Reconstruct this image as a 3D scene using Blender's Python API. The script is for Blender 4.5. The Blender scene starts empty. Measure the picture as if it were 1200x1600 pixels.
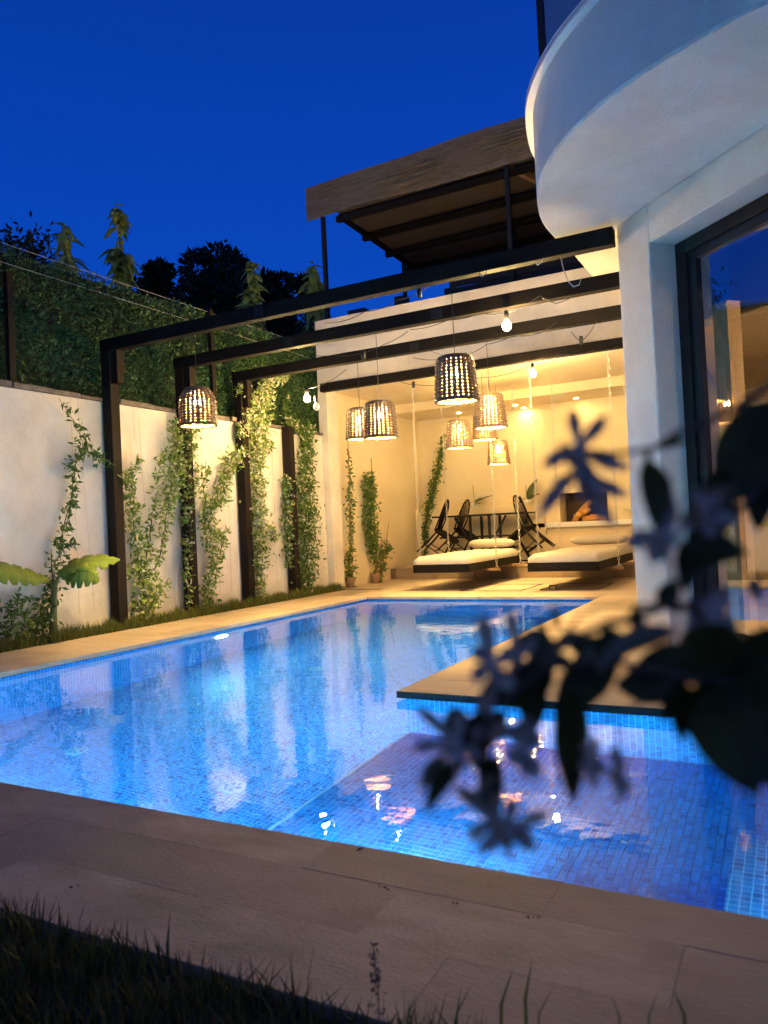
import bpy, math, random
import numpy as np
from mathutils import Vector, Matrix

random.seed(7)
rng = np.random.default_rng(7)
S = bpy.context.scene
COL = S.collection

# ------------------------------------------------------------------ camera
CAM_YAW, CAM_PITCH, CAM_ROLL, F_PX = math.radians(-28.09), math.radians(1.156), math.radians(-2.722), 1193.0
EYE = Vector((0, 0, 0.85))
_cy, _sy = math.cos(CAM_YAW), math.sin(CAM_YAW)
_f = Vector((_sy * math.cos(CAM_PITCH), _cy * math.cos(CAM_PITCH), math.sin(CAM_PITCH)))
_r = Vector((_cy, -_sy, 0))
_u = _r.cross(_f)
R_ = _r * math.cos(CAM_ROLL) + _u * math.sin(CAM_ROLL)
U_ = -_r * math.sin(CAM_ROLL) + _u * math.cos(CAM_ROLL)
cam_data = bpy.data.cameras.new("camera")
cam = bpy.data.objects.new("camera", cam_data)
COL.objects.link(cam)
cam.matrix_world = Matrix(((R_.x, U_.x, -_f.x, EYE.x), (R_.y, U_.y, -_f.y, EYE.y), (R_.z, U_.z, -_f.z, EYE.z), (0, 0, 0, 1)))
cam_data.sensor_fit = 'VERTICAL'
cam_data.sensor_height = 36.0
cam_data.lens = F_PX / 1600 * 36
cam_data.clip_start = 0.02
cam_data.clip_end = 1000
cam_data.dof.use_dof = True
cam_data.dof.focus_distance = 7.0
cam_data.dof.aperture_fstop = cam_data.lens / 5.6
S.camera = cam

# ------------------------------------------------------------------ sky at dusk
world = bpy.data.worlds.new("World")
S.world = world
world.use_nodes = True
nt = world.node_tree
nt.nodes.clear()
def N(tree, t, **kw):
    n = tree.nodes.new(t)
    for k, v in kw.items():
        setattr(n, k, v)
    return n
out = N(nt, 'ShaderNodeOutputWorld')
bg = N(nt, 'ShaderNodeBackground')
tc = N(nt, 'ShaderNodeTexCoord')
sep = N(nt, 'ShaderNodeSeparateXYZ')
nt.links.new(tc.outputs['Generated'], sep.inputs[0])
ramp = N(nt, 'ShaderNodeValToRGB')          # blue hour: brighter near the horizon, deeper overhead
e = ramp.color_ramp.elements
e[0].position, e[0].color = 0.0, (0.0004, 0.074, 0.54, 1)
e[1].position, e[1].color = 1.0, (0.001, 0.026, 0.22, 1)
m_ = e.new(0.3); m_.color = (0.0004, 0.062, 0.50, 1)
m_ = e.new(0.62); m_.color = (0.0008, 0.036, 0.34, 1)
nt.links.new(sep.outputs['Z'], ramp.inputs[0])
# the afterglow stands low behind the camera (towards -Y)
ag = N(nt, 'ShaderNodeMapRange'); ag.inputs[1].default_value = -0.1; ag.inputs[2].default_value = 1.0
ag.interpolation_type = 'SMOOTHSTEP'
neg = N(nt, 'ShaderNodeMath', operation='MULTIPLY'); neg.inputs[1].default_value = -1
nt.links.new(sep.outputs['Y'], neg.inputs[0]); nt.links.new(neg.outputs[0], ag.inputs[0])
sky = N(nt, 'ShaderNodeTexSky', sky_type='NISHITA')
sky.sun_disc = False
sky.sun_elevation = math.radians(1.0)
sky.sun_rotation = math.radians(180)
sc = N(nt, 'ShaderNodeVectorMath', operation='SCALE'); sc.inputs[3].default_value = 0.003
nt.links.new(sky.outputs[0], sc.inputs[0])
mx = N(nt, 'ShaderNodeMix', data_type='RGBA')
mx.inputs[7].default_value = (0.11, 0.19, 0.50, 1)
nt.links.new(ag.outputs[0], mx.inputs[0]); nt.links.new(ramp.outputs[0], mx.inputs[6])
ad = N(nt, 'ShaderNodeVectorMath', operation='ADD')
nt.links.new(mx.outputs[2], ad.inputs[0]); nt.links.new(sc.outputs[0], ad.inputs[1])
nt.links.new(ad.outputs[0], bg.inputs[0])
bg.inputs[1].default_value = 1.0
nt.links.new(bg.outputs[0], out.inputs[0])

S.view_settings.view_transform = 'Standard'
S.view_settings.look = 'None'
S.view_settings.exposure = 0.0
S.view_settings.gamma = 1.0
S.view_settings.use_curve_mapping = False
S.cycles.use_denoising = True
S.cycles.caustics_refractive = True
S.cycles.caustics_reflective = False
S.cycles.sample_clamp_indirect = 40.0
S.cycles.sample_clamp_direct = 0.0
S.cycles.max_bounces = 10
S.cycles.transmission_bounces = 8
S.cycles.transparent_max_bounces = 12
S.cycles.blur_glossy = 0.5
S.cycles.use_light_tree = True

# ------------------------------------------------------------------ measuring helper: where a line of sight meets a known plane
def ray(x, y):
    return R_ * ((x - 600) / F_PX) - U_ * ((y - 800) / F_PX) + _f
def onX(x, y, v):
    d = ray(x, y); return EYE + d * ((v - EYE.x) / d.x)
def onY(x, y, v):
    d = ray(x, y); return EYE + d * ((v - EYE.y) / d.y)
def onZ(x, y, v=0.0):
    d = ray(x, y); return EYE + d * ((v - EYE.z) / d.z)
def far(x, y, dist):
    return EYE + ray(x, y) * dist

# ------------------------------------------------------------------ materials
MATS = {}
def new_mat(name):
    m = bpy.data.materials.new(name); m.use_nodes = True
    t = m.node_tree; b = t.nodes['Principled BSDF']
    MATS[name] = m
    return m, t, b
def mat(name, col, rough=0.6, var=0.0, scale=3.0, bump=0.0, bscale=40.0, col2=None, metal=0.0, stretch=None, spec=None, detail=6):
    m, t, b = new_mat(name)
    b.inputs['Base Color'].default_value = (*col, 1)
    b.inputs['Roughness'].default_value = rough
    b.inputs['Metallic'].default_value = metal
    if spec is not None: b.inputs['Specular IOR Level'].default_value = spec
    geo = N(t, 'ShaderNodeNewGeometry')
    mp = N(t, 'ShaderNodeMapping')
    if stretch: mp.inputs['Scale'].default_value = stretch
    t.links.new(geo.outputs['Position'], mp.inputs[0])
    if var or col2:
        n = N(t, 'ShaderNodeTexNoise'); n.inputs['Scale'].default_value = scale; n.inputs['Detail'].default_value = detail
        n.inputs['Roughness'].default_value = 0.65
        t.links.new(mp.outputs[0], n.inputs['Vector'])
        r = N(t, 'ShaderNodeValToRGB')
        r.color_ramp.elements[0].position = 0.32; r.color_ramp.elements[1].position = 0.68
        c2 = col2 or tuple(c * (1 - var) for c in col)
        r.color_ramp.elements[0].color = (*c2, 1); r.color_ramp.elements[1].color = (*col, 1)
        t.links.new(n.outputs[0], r.inputs[0]); t.links.new(r.outputs[0], b.inputs['Base Color'])
    if bump:
        n = N(t, 'ShaderNodeTexNoise'); n.inputs['Scale'].default_value = bscale; n.inputs['Detail'].default_value = 5
        t.links.new(mp.outputs[0], n.inputs['Vector'])
        bp = N(t, 'ShaderNodeBump'); bp.inputs['Strength'].default_value = bump; bp.inputs['Distance'].default_value = 0.01
        t.links.new(n.outputs[0], bp.inputs['Height']); t.links.new(bp.outputs[0], b.inputs['Normal'])
    return m
def emit(name, col, strength):
    m, t, b = new_mat(name)
    b.inputs['Base Color'].default_value = (*col, 1)
    b.inputs['Emission Color'].default_value = (*col, 1)
    b.inputs['Emission Strength'].default_value = strength
    return m
def rand_mat(name, c1, c2, rough=0.6, translucent=0.0, vein=False):
    """leaf-like: colour varies with a fine world-space noise and the mesh island"""
    m, t, b = new_mat(name)
    geo = N(t, 'ShaderNodeNewGeometry')
    mixc = N(t, 'ShaderNodeMix', data_type='RGBA')
    mixc.inputs[6].default_value = (*c1, 1); mixc.inputs[7].default_value = (*c2, 1)
    t.links.new(geo.outputs['Random Per Island'], mixc.inputs[0])
    t.links.new(mixc.outputs[2], b.inputs['Base Color'])
    b.inputs['Roughness'].default_value = rough
    b.inputs['Specular IOR Level'].default_value = 0.35
    if translucent:
        tr = N(t, 'ShaderNodeBsdfTranslucent'); t.links.new(mixc.outputs[2], tr.inputs[0])
        ms = N(t, 'ShaderNodeMixShader'); ms.inputs[0].default_value = translucent
        o = t.nodes['Material Output']
        t.links.new(b.outputs[0], ms.inputs[1]); t.links.new(tr.outputs[0], ms.inputs[2]); t.links.new(ms.outputs[0], o.inputs[0])
    return m

WARM = (1.0, 0.60, 0.25)
plaster = mat('white_plaster', (0.80, 0.75, 0.66), 0.9, col2=(0.60, 0.54, 0.46), scale=1.7, bump=0.55, bscale=34, detail=12)
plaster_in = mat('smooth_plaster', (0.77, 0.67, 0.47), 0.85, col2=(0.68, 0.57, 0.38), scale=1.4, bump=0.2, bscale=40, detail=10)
stucco = mat('rough_stucco', (0.80, 0.78, 0.75), 0.9, col2=(0.66, 0.63, 0.60), scale=2.6, bump=0.9, bscale=95, detail=12)
trim_white = mat('painted_trim', (0.80, 0.80, 0.80), 0.5, var=0.06, scale=4, bump=0.1, bscale=120)
wood_dark = mat('stained_wood', (0.0045, 0.0032, 0.003), 0.7, spec=.15, col2=(0.010, 0.007, 0.0055), scale=4, bump=0.35, bscale=30, stretch=(1, 6, 6))
wood_post = mat('stained_post_wood', (0.007, 0.0045, 0.0038), 0.7, spec=.15, col2=(0.017, 0.0105, 0.0075), scale=5, bump=0.35, bscale=30, stretch=(6, 6, 0.7))
black_metal = mat('black_metal', (0.008, 0.008, 0.010), 0.5, spec=.3)
steel = mat('galvanised_steel', (0.55, 0.52, 0.47), 0.4, metal=0.6)
stone = mat('travertine_paver', (0.50, 0.41, 0.30), 0.62, col2=(0.40, 0.31, 0.215), scale=1.6, bump=0.25, bscale=35, stretch=(1, 5, 5))
stone_b = mat('travertine_paver_dark', (0.43, 0.34, 0.25), 0.62, col2=(0.34, 0.26, 0.18), scale=2.0, bump=0.3, bscale=30, stretch=(1, 5, 5))
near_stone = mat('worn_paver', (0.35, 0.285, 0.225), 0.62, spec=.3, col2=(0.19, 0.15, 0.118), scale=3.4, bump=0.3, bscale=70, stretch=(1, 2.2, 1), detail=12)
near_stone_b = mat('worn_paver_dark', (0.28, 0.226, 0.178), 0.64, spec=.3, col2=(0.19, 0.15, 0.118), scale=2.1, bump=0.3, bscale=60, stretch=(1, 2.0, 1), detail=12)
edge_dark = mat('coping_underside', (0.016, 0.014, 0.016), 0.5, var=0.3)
riser = mat('step_riser_stone', (0.34, 0.25, 0.16), 0.6, col2=(0.26, 0.19, 0.12), scale=3, bump=0.3, bscale=30)
mortar = mat('mortar_bed', (0.20, 0.15, 0.11), 0.9, var=0.3, scale=20, bump=0.5, bscale=80)
soil = mat('soil', (0.035, 0.026, 0.018), 0.95, var=0.5, scale=25, bump=1.0, bscale=40)
earth = mat('earth', (0.05, 0.05, 0.03), 0.95, var=0.4, scale=0.5)
cushion = mat('cream_canvas', (0.46, 0.42, 0.36), 0.9, var=0.15, scale=3, bump=0.25, bscale=14)
reed = mat('reed_matting', (0.30, 0.235, 0.19), 0.9, spec=.2, col2=(0.075, 0.057, 0.046), scale=9, bump=1.0, bscale=12, stretch=(0.5, 1, 26))
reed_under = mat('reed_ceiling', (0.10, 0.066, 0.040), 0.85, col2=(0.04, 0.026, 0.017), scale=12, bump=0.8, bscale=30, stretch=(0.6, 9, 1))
pine = mat('raw_pine', (0.35, 0.20, 0.10), 0.7, var=0.3, scale=6)
wicker = mat('dark_wicker', (0.13, 0.075, 0.055), 0.55, var=0.5, scale=60)
wicker_in = mat('brightened_wicker_inside', (0.62, 0.40, 0.16), 0.7, var=0.25, scale=50)  # inner weave coloured paler so that it looks lit by the bulb
wicker_lt = mat('bleached_wicker', (0.34, 0.23, 0.15), 0.6, var=0.5, scale=60)
cable = mat('black_cable', (0.012, 0.012, 0.012), 0.5)
cable_w = mat('white_cable', (0.55, 0.53, 0.5), 0.5)
cap_stone = mat('rough_cap_stone', (0.24, 0.19, 0.155), 0.9, col2=(0.10, 0.08, 0.065), scale=9, bump=1.0, bscale=25)
ceramic = mat('terracotta', (0.42, 0.25, 0.15), 0.8, var=0.3, scale=15)
bark = mat('plant_bark', (0.10, 0.07, 0.04), 0.85, var=0.4, scale=30)
green_stem = mat('green_stem', (0.13, 0.16, 0.04), 0.6, var=0.3, scale=20)
firewood = mat('split_firewood', (0.75, 0.40, 0.13), 0.8, col2=(0.42, 0.20, 0.06), scale=14, bump=0.6, bscale=40)
soot = mat('sooty_brick', (0.05, 0.035, 0.025), 0.9, var=0.4, scale=20)
brick_m = mat('fire_brick', (0.09, 0.055, 0.035), 0.9, var=0.4, scale=30, bump=0.5)
roof_tile = mat('dark_roof_tile', (0.03, 0.028, 0.03), 0.8, var=0.3, scale=3)
leaf_m = rand_mat('jasmine_leaf', (0.045, 0.10, 0.018), (0.17, 0.26, 0.05), 0.45, 0.25)
leaf_young = rand_mat('young_jasmine_leaf', (0.10, 0.19, 0.03), (0.34, 0.43, 0.09), 0.45, 0.3)
flower_m = rand_mat('jasmine_flower', (0.80, 0.76, 0.60), (0.70, 0.66, 0.50), 0.6, 0.3)
grass_m = rand_mat('grass_blade', (0.06, 0.085, 0.014), (0.17, 0.19, 0.04), 0.6, 0.2)
shaded_grass_m = rand_mat('shaded_grass_blade', (0.022, 0.032, 0.008), (0.075, 0.09, 0.02), 0.7, 0.15)  # darker copy of the grass material, shade put into the colour
hedge_m = rand_mat('artificial_hedge_leaf', (0.014, 0.055, 0.016), (0.080, 0.155, 0.05), 0.5, 0.0)
hedge_back = mat('hedge_backing', (0.010, 0.020, 0.008), 0.9, var=0.4, scale=20)
tree_m = rand_mat('tree_leaf', (0.010, 0.020, 0.008), (0.025, 0.040, 0.014), 0.7, 0.1)
sapling_m = rand_mat('sapling_leaf', (0.20, 0.32, 0.07), (0.42, 0.50, 0.13), 0.55, 0.35)
banana_m = mat('banana_leaf', (0.20, 0.28, 0.035), 0.55, spec=.25, col2=(0.10, 0.17, 0.02), scale=3, bump=0.5, bscale=30, stretch=(6, 1, 1))
orchid_m = mat('orchid_leaf', (0.035, 0.07, 0.015), 0.35, var=0.3, scale=8)
near_leaf = mat('near_leaf', (0.065, 0.075, 0.016), 0.6, col2=(0.012, 0.018, 0.006), scale=40, spec=.2)
near_leaf_pale = mat('near_leaf_pale', (0.20, 0.18, 0.10), 0.6, var=0.3, scale=50)
near_petal = mat('near_petal', (0.48, 0.40, 0.32), 0.7, var=0.35, scale=60, spec=.2)
bulb_hot = emit('pendant_bulb_glow', (1.0, 0.68, 0.22), 6600.0)
bulb_str = emit('string_bulb_glow', (1.0, 0.66, 0.25), 2200.0)
down_glow = emit('downlight_glow', (1.0, 0.68, 0.26), 420.0)
pool_glow = emit('pool_lamp_glow', (0.20, 0.76, 1.0), 470.0)
shelf_fill_glow = emit('added_shelf_fill_glow', (0.20, 0.82, 1.0), 300.0)  # glow of the fill lights added over the shallow shelf
room_glow = emit('room_lamp_glow', (1.0, 0.66, 0.30), 300.0)
dull_glass = mat('unlit_bulb_glass', (0.75, 0.72, 0.62), 0.15)
inlet_m = mat('pool_fitting', (0.16, 0.50, 0.70), 0.4)

def tile_mat(name, cols, grout, pitch=0.0275, gw=0.10):
    """blue glass mosaic in world coordinates, joints on the two axes lying in the surface"""
    m, t, b = new_mat(name)
    geo = N(t, 'ShaderNodeNewGeometry')
    d = N(t, 'ShaderNodeVectorMath', operation='SCALE'); d.inputs[3].default_value = 1 / pitch
    off = N(t, 'ShaderNodeVectorMath', operation='ADD'); off.inputs[1].default_value = (0.011, 0.007, 0.005)
    t.links.new(geo.outputs['Position'], off.inputs[0]); t.links.new(off.outputs[0], d.inputs[0])
    fl = N(t, 'ShaderNodeVectorMath', operation='FLOOR'); t.links.new(d.outputs[0], fl.inputs[0])
    fr = N(t, 'ShaderNodeVectorMath', operation='FRACTION'); t.links.new(d.outputs[0], fr.inputs[0])
    nab = N(t, 'ShaderNodeVectorMath', operation='ABSOLUTE'); t.links.new(geo.outputs['Normal'], nab.inputs[0])
    # keep the cell index free of the axis along the normal
    inv = N(t, 'ShaderNodeVectorMath', operation='SUBTRACT'); inv.inputs[0].default_value = (1, 1, 1)
    t.links.new(nab.outputs[0], inv.inputs[1])
    cell = N(t, 'ShaderNodeVectorMath', operation='MULTIPLY'); t.links.new(fl.outputs[0], cell.inputs[0]); t.links.new(inv.outputs[0], cell.inputs[1])
    sn = N(t, 'ShaderNodeVectorMath', operation='SNAP'); sn.inputs[1].default_value = (1, 1, 1)
    adh = N(t, 'ShaderNodeVectorMath', operation='ADD'); adh.inputs[1].default_value = (0.5, 0.5, 0.5)
    t.links.new(cell.outputs[0], adh.inputs[0]); t.links.new(adh.outputs[0], sn.inputs[0])
    wn = N(t, 'ShaderNodeTexWhiteNoise'); t.links.new(sn.outputs[0], wn.inputs['Vector'])
    cr = N(t, 'ShaderNodeValToRGB'); cr.color_ramp.interpolation = 'CONSTANT'
    for i, c in enumerate(cols):
        if i < 2: el = cr.color_ramp.elements[i]; el.position = i / len(cols)
        else: el = cr.color_ramp.elements.new(i / len(cols))
        el.color = (*c, 1)
    t.links.new(wn.outputs['Value'], cr.inputs[0])
    lt = N(t, 'ShaderNodeSeparateXYZ'); t.links.new(fr.outputs[0], lt.inputs[0])
    ni = N(t, 'ShaderNodeSeparateXYZ'); t.links.new(inv.outputs[0], ni.inputs[0])
    prev = None
    for ax in 'XYZ':
        c = N(t, 'ShaderNodeMath', operation='LESS_THAN'); c.inputs[1].default_value = gw
        t.links.new(lt.outputs[ax], c.inputs[0])
        mu = N(t, 'ShaderNodeMath', operation='MULTIPLY'); t.links.new(c.outputs[0], mu.inputs[0]); t.links.new(ni.outputs[ax], mu.inputs[1])
        if prev is None: prev = mu
        else:
            mxn = N(t, 'ShaderNodeMath', operation='MAXIMUM'); t.links.new(prev.outputs[0], mxn.inputs[0]); t.links.new(mu.outputs[0], mxn.inputs[1]); prev = mxn
    mixc = N(t, 'ShaderNodeMix', data_type='RGBA'); mixc.inputs[7].default_value = (*grout, 1)
    t.links.new(prev.outputs[0], mixc.inputs[0]); t.links.new(cr.outputs[0], mixc.inputs[6])
    t.links.new(mixc.outputs[2], b.inputs['Base Color'])
    b.inputs['Roughness'].default_value = 0.35
    return m
BLUES = [(0.004, 0.20, 0.60), (0.006, 0.25, 0.69), (0.004, 0.16, 0.52), (0.008, 0.28, 0.73), (0.004, 0.21, 0.62), (0.003, 0.12, 0.43), (0.006, 0.23, 0.66)]
mosaic = tile_mat('blue_glass_mosaic', BLUES, (0.20, 0.58, 0.92))
mosaic_loose = tile_mat('blue_glass_mosaic_tile', BLUES, (0.02, 0.2, 0.6), gw=0.0)
grout_m = mat('pale_grout', (0.34, 0.64, 0.90), 0.8, var=0.1, scale=20)

def water_mat():
    m, t, b = new_mat('pool_water')
    b.inputs['Base Color'].default_value = (0.88, 0.97, 1.0, 1)
    b.inputs['Roughness'].default_value = 0.0
    b.inputs['IOR'].default_value = 1.333
    b.inputs['Transmission Weight'].default_value = 1.0
    geo = N(t, 'ShaderNodeNewGeometry')
    n1 = N(t, 'ShaderNodeTexNoise'); n1.inputs['Scale'].default_value = 5.0; n1.inputs['Detail'].default_value = 2; n1.inputs['Distortion'].default_value = 0.6
    n2 = N(t, 'ShaderNodeTexNoise'); n2.inputs['Scale'].default_value = 22.0; n2.inputs['Detail'].default_value = 2
    t.links.new(geo.outputs['Position'], n1.inputs['Vector']); t.links.new(geo.outputs['Position'], n2.inputs['Vector'])
    b1 = N(t, 'ShaderNodeBump'); b1.inputs['Strength'].default_value = 1.0; b1.inputs['Distance'].default_value = 0.0015
    b2 = N(t, 'ShaderNodeBump'); b2.inputs['Strength'].default_value = 1.0; b2.inputs['Distance'].default_value = 0.00018
    t.links.new(n1.outputs[0], b1.inputs['Height']); t.links.new(n2.outputs[0], b2.inputs['Height'])
    t.links.new(b1.outputs[0], b2.inputs['Normal']); t.links.new(b2.outputs[0], b.inputs['Normal'])
    return m
water_m = water_mat()
def glass_mat(name, tint, refl):
    m, t, b = new_mat(name)
    tr = N(t, 'ShaderNodeBsdfTransparent'); tr.inputs[0].default_value = (*tint, 1)
    gl = N(t, 'ShaderNodeBsdfGlossy'); gl.inputs['Roughness'].default_value = 0.0
    gl.inputs[0].default_value = (0.9, 0.93, 1, 1)
    ms = N(t, 'ShaderNodeMixShader'); ms.inputs[0].default_value = refl
    o = t.nodes['Material Output']
    t.links.new(tr.outputs[0], ms.inputs[1]); t.links.new(gl.outputs[0], ms.inputs[2]); t.links.new(ms.outputs[0], o.inputs[0])
    return m
door_glass = glass_mat('coated_door_glass', (0.82, 0.82, 0.82), 0.36)
dark_glass = mat('tinted_wall_glass', (0.10, 0.18, 0.32), 0.05, metal=0.9)

# ------------------------------------------------------------------ mesh builder
class MB:
    def __init__(s): s.v = []; s.f = []
    def add(s, vs, fs):
        o = len(s.v); s.v += [tuple(p) for p in vs]; s.f += [tuple(i + o for i in f) for f in fs]; return s
    def box(s, x0, x1, y0, y1, z0, z1):
        return s.add([(x0,y0,z0),(x1,y0,z0),(x1,y1,z0),(x0,y1,z0),(x0,y0,z1),(x1,y0,z1),(x1,y1,z1),(x0,y1,z1)],
                     [(0,3,2,1),(4,5,6,7),(0,1,5,4),(1,2,6,5),(2,3,7,6),(3,0,4,7)])
    def obox(s, c, ax, ay, az, hx, hy, hz):
        c = Vector(c); P = []
        for k in (-1, 1):
            for (i, j) in ((-1,-1),(1,-1),(1,1),(-1,1)):
                P.append(c + ax*hx*i + ay*hy*j + az*hz*k)
        return s.add(P, [(0,3,2,1),(4,5,6,7),(0,1,5,4),(1,2,6,5),(2,3,7,6),(3,0,4,7)])
    def bar(s, a, b, w, h=None):
        a = Vector(a); b = Vector(b); d = (b - a); L = d.length; d.normalize()
        up = Vector((0,0,1)) if abs(d.z) < 0.95 else Vector((1,0,0))
        x = d.cross(up).normalized(); y = x.cross(d)
        return s.obox((a+b)/2, d, x, y, L/2, w/2, (h or w)/2)
    def tube(s, pts, r, n=6, caps=True):
        pts = [Vector(p) for p in pts]
        rs = r if isinstance(r, (list, tuple)) else [r]*len(pts)
        o = len(s.v); ref = Vector((0.3, 0.2, 0.93))
        for i, p in enumerate(pts):
            d = (pts[min(i+1, len(pts)-1)] - pts[max(i-1, 0)]).normalized()
            if abs(d.dot(ref)) > 0.95: ref = Vector((1, 0, 0))
            x = d.cross(ref).normalized(); y = d.cross(x)
            for k in range(n):
                a = 2*math.pi*k/n
                s.v.append(tuple(p + (x*math.cos(a) + y*math.sin(a))*rs[i]))
        for i in range(len(pts)-1):
            for k in range(n):
                a = o+i*n+k; b = o+i*n+(k+1) % n
                s.f.append((a, b, b+n, a+n))
        if caps:
            s.f.append(tuple(o+k for k in range(n))[::-1]); s.f.append(tuple(o+(len(pts)-1)*n+k for k in range(n)))
        return s
    def prism(s, poly, z0, z1):
        n = len(poly)
        return s.add([(x, y, z0) for x, y in poly] + [(x, y, z1) for x, y in poly],
                     [tuple(range(n))[::-1], tuple(range(n, 2*n))] + [(i, (i+1) % n, n+(i+1) % n, n+i) for i in range(n)])
    def lathe(s, prof, c=(0,0,0), n=16):
        o = len(s.v)
        for r, z in prof:
            for k in range(n):
                a = 2*math.pi*k/n; s.v.append((c[0]+r*math.cos(a), c[1]+r*math.sin(a), c[2]+z))
        for i in range(len(prof)-1):
            for k in range(n):
                a = o+i*n+k; b = o+i*n+(k+1) % n; s.f.append((a, b, b+n, a+n))
        return s
    def build(s, name, m, parent=None, smooth=False, bevel=0.0, kind=None):
        v = s.v
        if parent is not None:
            l = parent_world(parent); v = [(p[0]-l.x, p[1]-l.y, p[2]-l.z) for p in v]
        me = bpy.data.meshes.new(name); me.from_pydata(v, [], s.f)
        return link(name, me, m, parent, smooth, bevel, kind)
def parent_world(p):
    l = Vector(p.location); q = p.parent
    while q: l = l + Vector(q.location); q = q.parent
    return l
def link(name, me, m, parent=None, smooth=False, bevel=0.0, kind=None):
    if m: me.materials.append(m)
    if smooth: me.polygons.foreach_set('use_smooth', [True]*len(me.polygons))
    me.update()
    o = bpy.data.objects.new(name, me); COL.objects.link(o)
    if parent: o.parent = parent
    if bevel:
        b = o.modifiers.new('bevel', 'BEVEL'); b.width = bevel; b.segments = 2; b.limit_method = 'ANGLE'
    if kind: o['kind'] = kind
    return o
def tag(o, label, cat, group=None):
    o['label'] = label; o['category'] = cat
    if group: o['group'] = group
    return o
def thing(name, loc, label, cat, group=None):
    o = bpy.data.objects.new(name, None); COL.objects.link(o); o.location = loc; o.empty_display_size = 0.1
    return tag(o, label, cat, group)
def struct(mb, name, m, **k): return mb.build(name, m, kind='structure', **k)
def copy_tree(o, parent=None):
    c = o.copy(); COL.objects.link(c)
    if parent: c.parent = parent
    for ch in list(o.children): copy_tree(ch, c)
    return c
def array_mesh(V, F):
    me = bpy.data.meshes.new('m'); nv, nf = len(V), len(F); k = F.shape[1]
    me.vertices.add(nv); me.vertices.foreach_set('co', V.astype(np.float32).ravel())
    me.loops.add(nf*k); me.loops.foreach_set('vertex_index', F.astype(np.int32).ravel())
    me.polygons.add(nf); me.polygons.foreach_set('loop_start', np.arange(0, nf*k, k, dtype=np.int32))
    me.update(calc_edges=True)
    return me
def unit(a): return a/np.maximum(np.linalg.norm(a, axis=1, keepdims=True), 1e-9)
def leaves(P, D, L, W, fold=0.15):
    """one folded four-point leaf per row: base P, direction D"""
    n = len(P); D = unit(D)
    s = unit(np.cross(D, rng.normal(size=(n, 3)))); nn = np.cross(D, s)
    L = np.broadcast_to(L, n)[:, None]; W = np.broadcast_to(W, n)[:, None]
    mid = P + D*L*0.45
    V = np.stack([P, mid + s*W/2 + nn*W*fold, P + D*L, mid - s*W/2 + nn*W*fold], 1).reshape(-1, 3)
    i = np.arange(n)[:, None]*4
    return V, np.concatenate([i+[0, 1, 2], i+[0, 2, 3]], 1).reshape(-1, 3)
def blades(n, x0, x1, y0, y1, z, h0, h1, w, lean=0.5, mask=None):
    X = rng.uniform(x0, x1, n); Y = rng.uniform(y0, y1, n)
    if mask is not None:
        k = mask(X, Y); X, Y = X[k], Y[k]; n = len(X)
    h = rng.uniform(h0, h1, n)*(0.6+0.4*np.sin(X*9+np.cos(Y*7)*2)**2)
    a = rng.uniform(0, 2*np.pi, n); l = rng.uniform(0, lean, n)*h
    dx, dy = np.cos(a)*l, np.sin(a)*l
    b = rng.uniform(0, np.pi, n); wx, wy = np.cos(b)*w/2, np.sin(b)*w/2
    V = np.stack([np.stack([X-wx, Y-wy, 0*X+z], 1), np.stack([X+wx, Y+wy, 0*X+z], 1),
                  np.stack([X+wx*.8+dx*.3, Y+wy*.8+dy*.3, z+h*.55], 1), np.stack([X-wx*.8+dx*.3, Y-wy*.8+dy*.3, z+h*.55], 1),
                  np.stack([X+dx, Y+dy, z+h], 1)], 1).reshape(-1, 3)
    i = np.arange(n)[:, None]*5
    F = np.concatenate([i+[0, 1, 2], i+[0, 2, 3], i+[3, 2, 4]], 1).reshape(-1, 3)
    return V, F
def catenary(a, b, sag, n=8):
    a, b = Vector(a), Vector(b)
    return [a.lerp(b, i/n) - Vector((0, 0, sag*4*(i/n)*(1-i/n))) for i in range(n+1)]

# ------------------------------------------------------------------ the setting
WZ = -0.047                                  # water level
PX0, PX1, PX2 = -4.72, -1.85, 0.85          # pool, left side / platform edge / right end
PY0, PY1, PY2 = 1.77, 3.52, 8.28            # near edge / platform front / far edge
DEEP, SHELF = -1.40, -0.65

# ground sheet round the pool, to the horizon
g = MB()
for (a, b, c, d) in ((-300, -6.0, -200, 400), (-6.0, 300, 13.0, 400), (3, 300, -200, 13), (-6.0, 3, -200, 0.0)):
    g.add([(a, c, -0.06), (b, c, -0.06), (b, d, -0.06), (a, d, -0.06)], [(0, 1, 2, 3)])
struct(g, 'ground', earth)
struct(MB().box(-6.0, 3, 0.0, 1.16, -0.2, -0.025), 'near_soil', soil)
struct(MB().box(-5.85, -5.60, 0.0, 9.35, -0.2, -0.015), 'planting_bed', soil)

# pavements: a mortar bed with every paver laid on it
def pavement(name, rects, tiles, ms, bed=mortar, g_=.0008, bv=.0012):
    m = MB()
    for r in rects: m.box(r[0], r[1], r[2], r[3], -0.0325, -0.0035)
    o = m.build(name, bed, kind='structure')
    for i, (x0, x1, y0, y1) in enumerate(tiles):
        dz = rng.uniform(-0.0008, 0.0012)
        MB().box(x0+g_, x1-g_, y0+g_, y1-g_, -0.033, dz).build('paver', ms[i*7 % len(ms)] if rng.random() < .8 else ms[-1], o, bevel=bv)
    return o
def course(x0, x1, y0, y1, length, off, along='x'):
    T = []
    if along == 'x':
        a = x0 - off
        while a < x1:
            b = min(a+length, x1); s_ = max(a, x0)
            if b - s_ > 0.01: T.append((s_, b, y0, y1))
            a += length
    else:
        a = y0 - off
        while a < y1:
            b = min(a+length, y1); s_ = max(a, y0)
            if b - s_ > 0.01: T.append((x0, x1, s_, b))
            a += length
    return T
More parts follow.
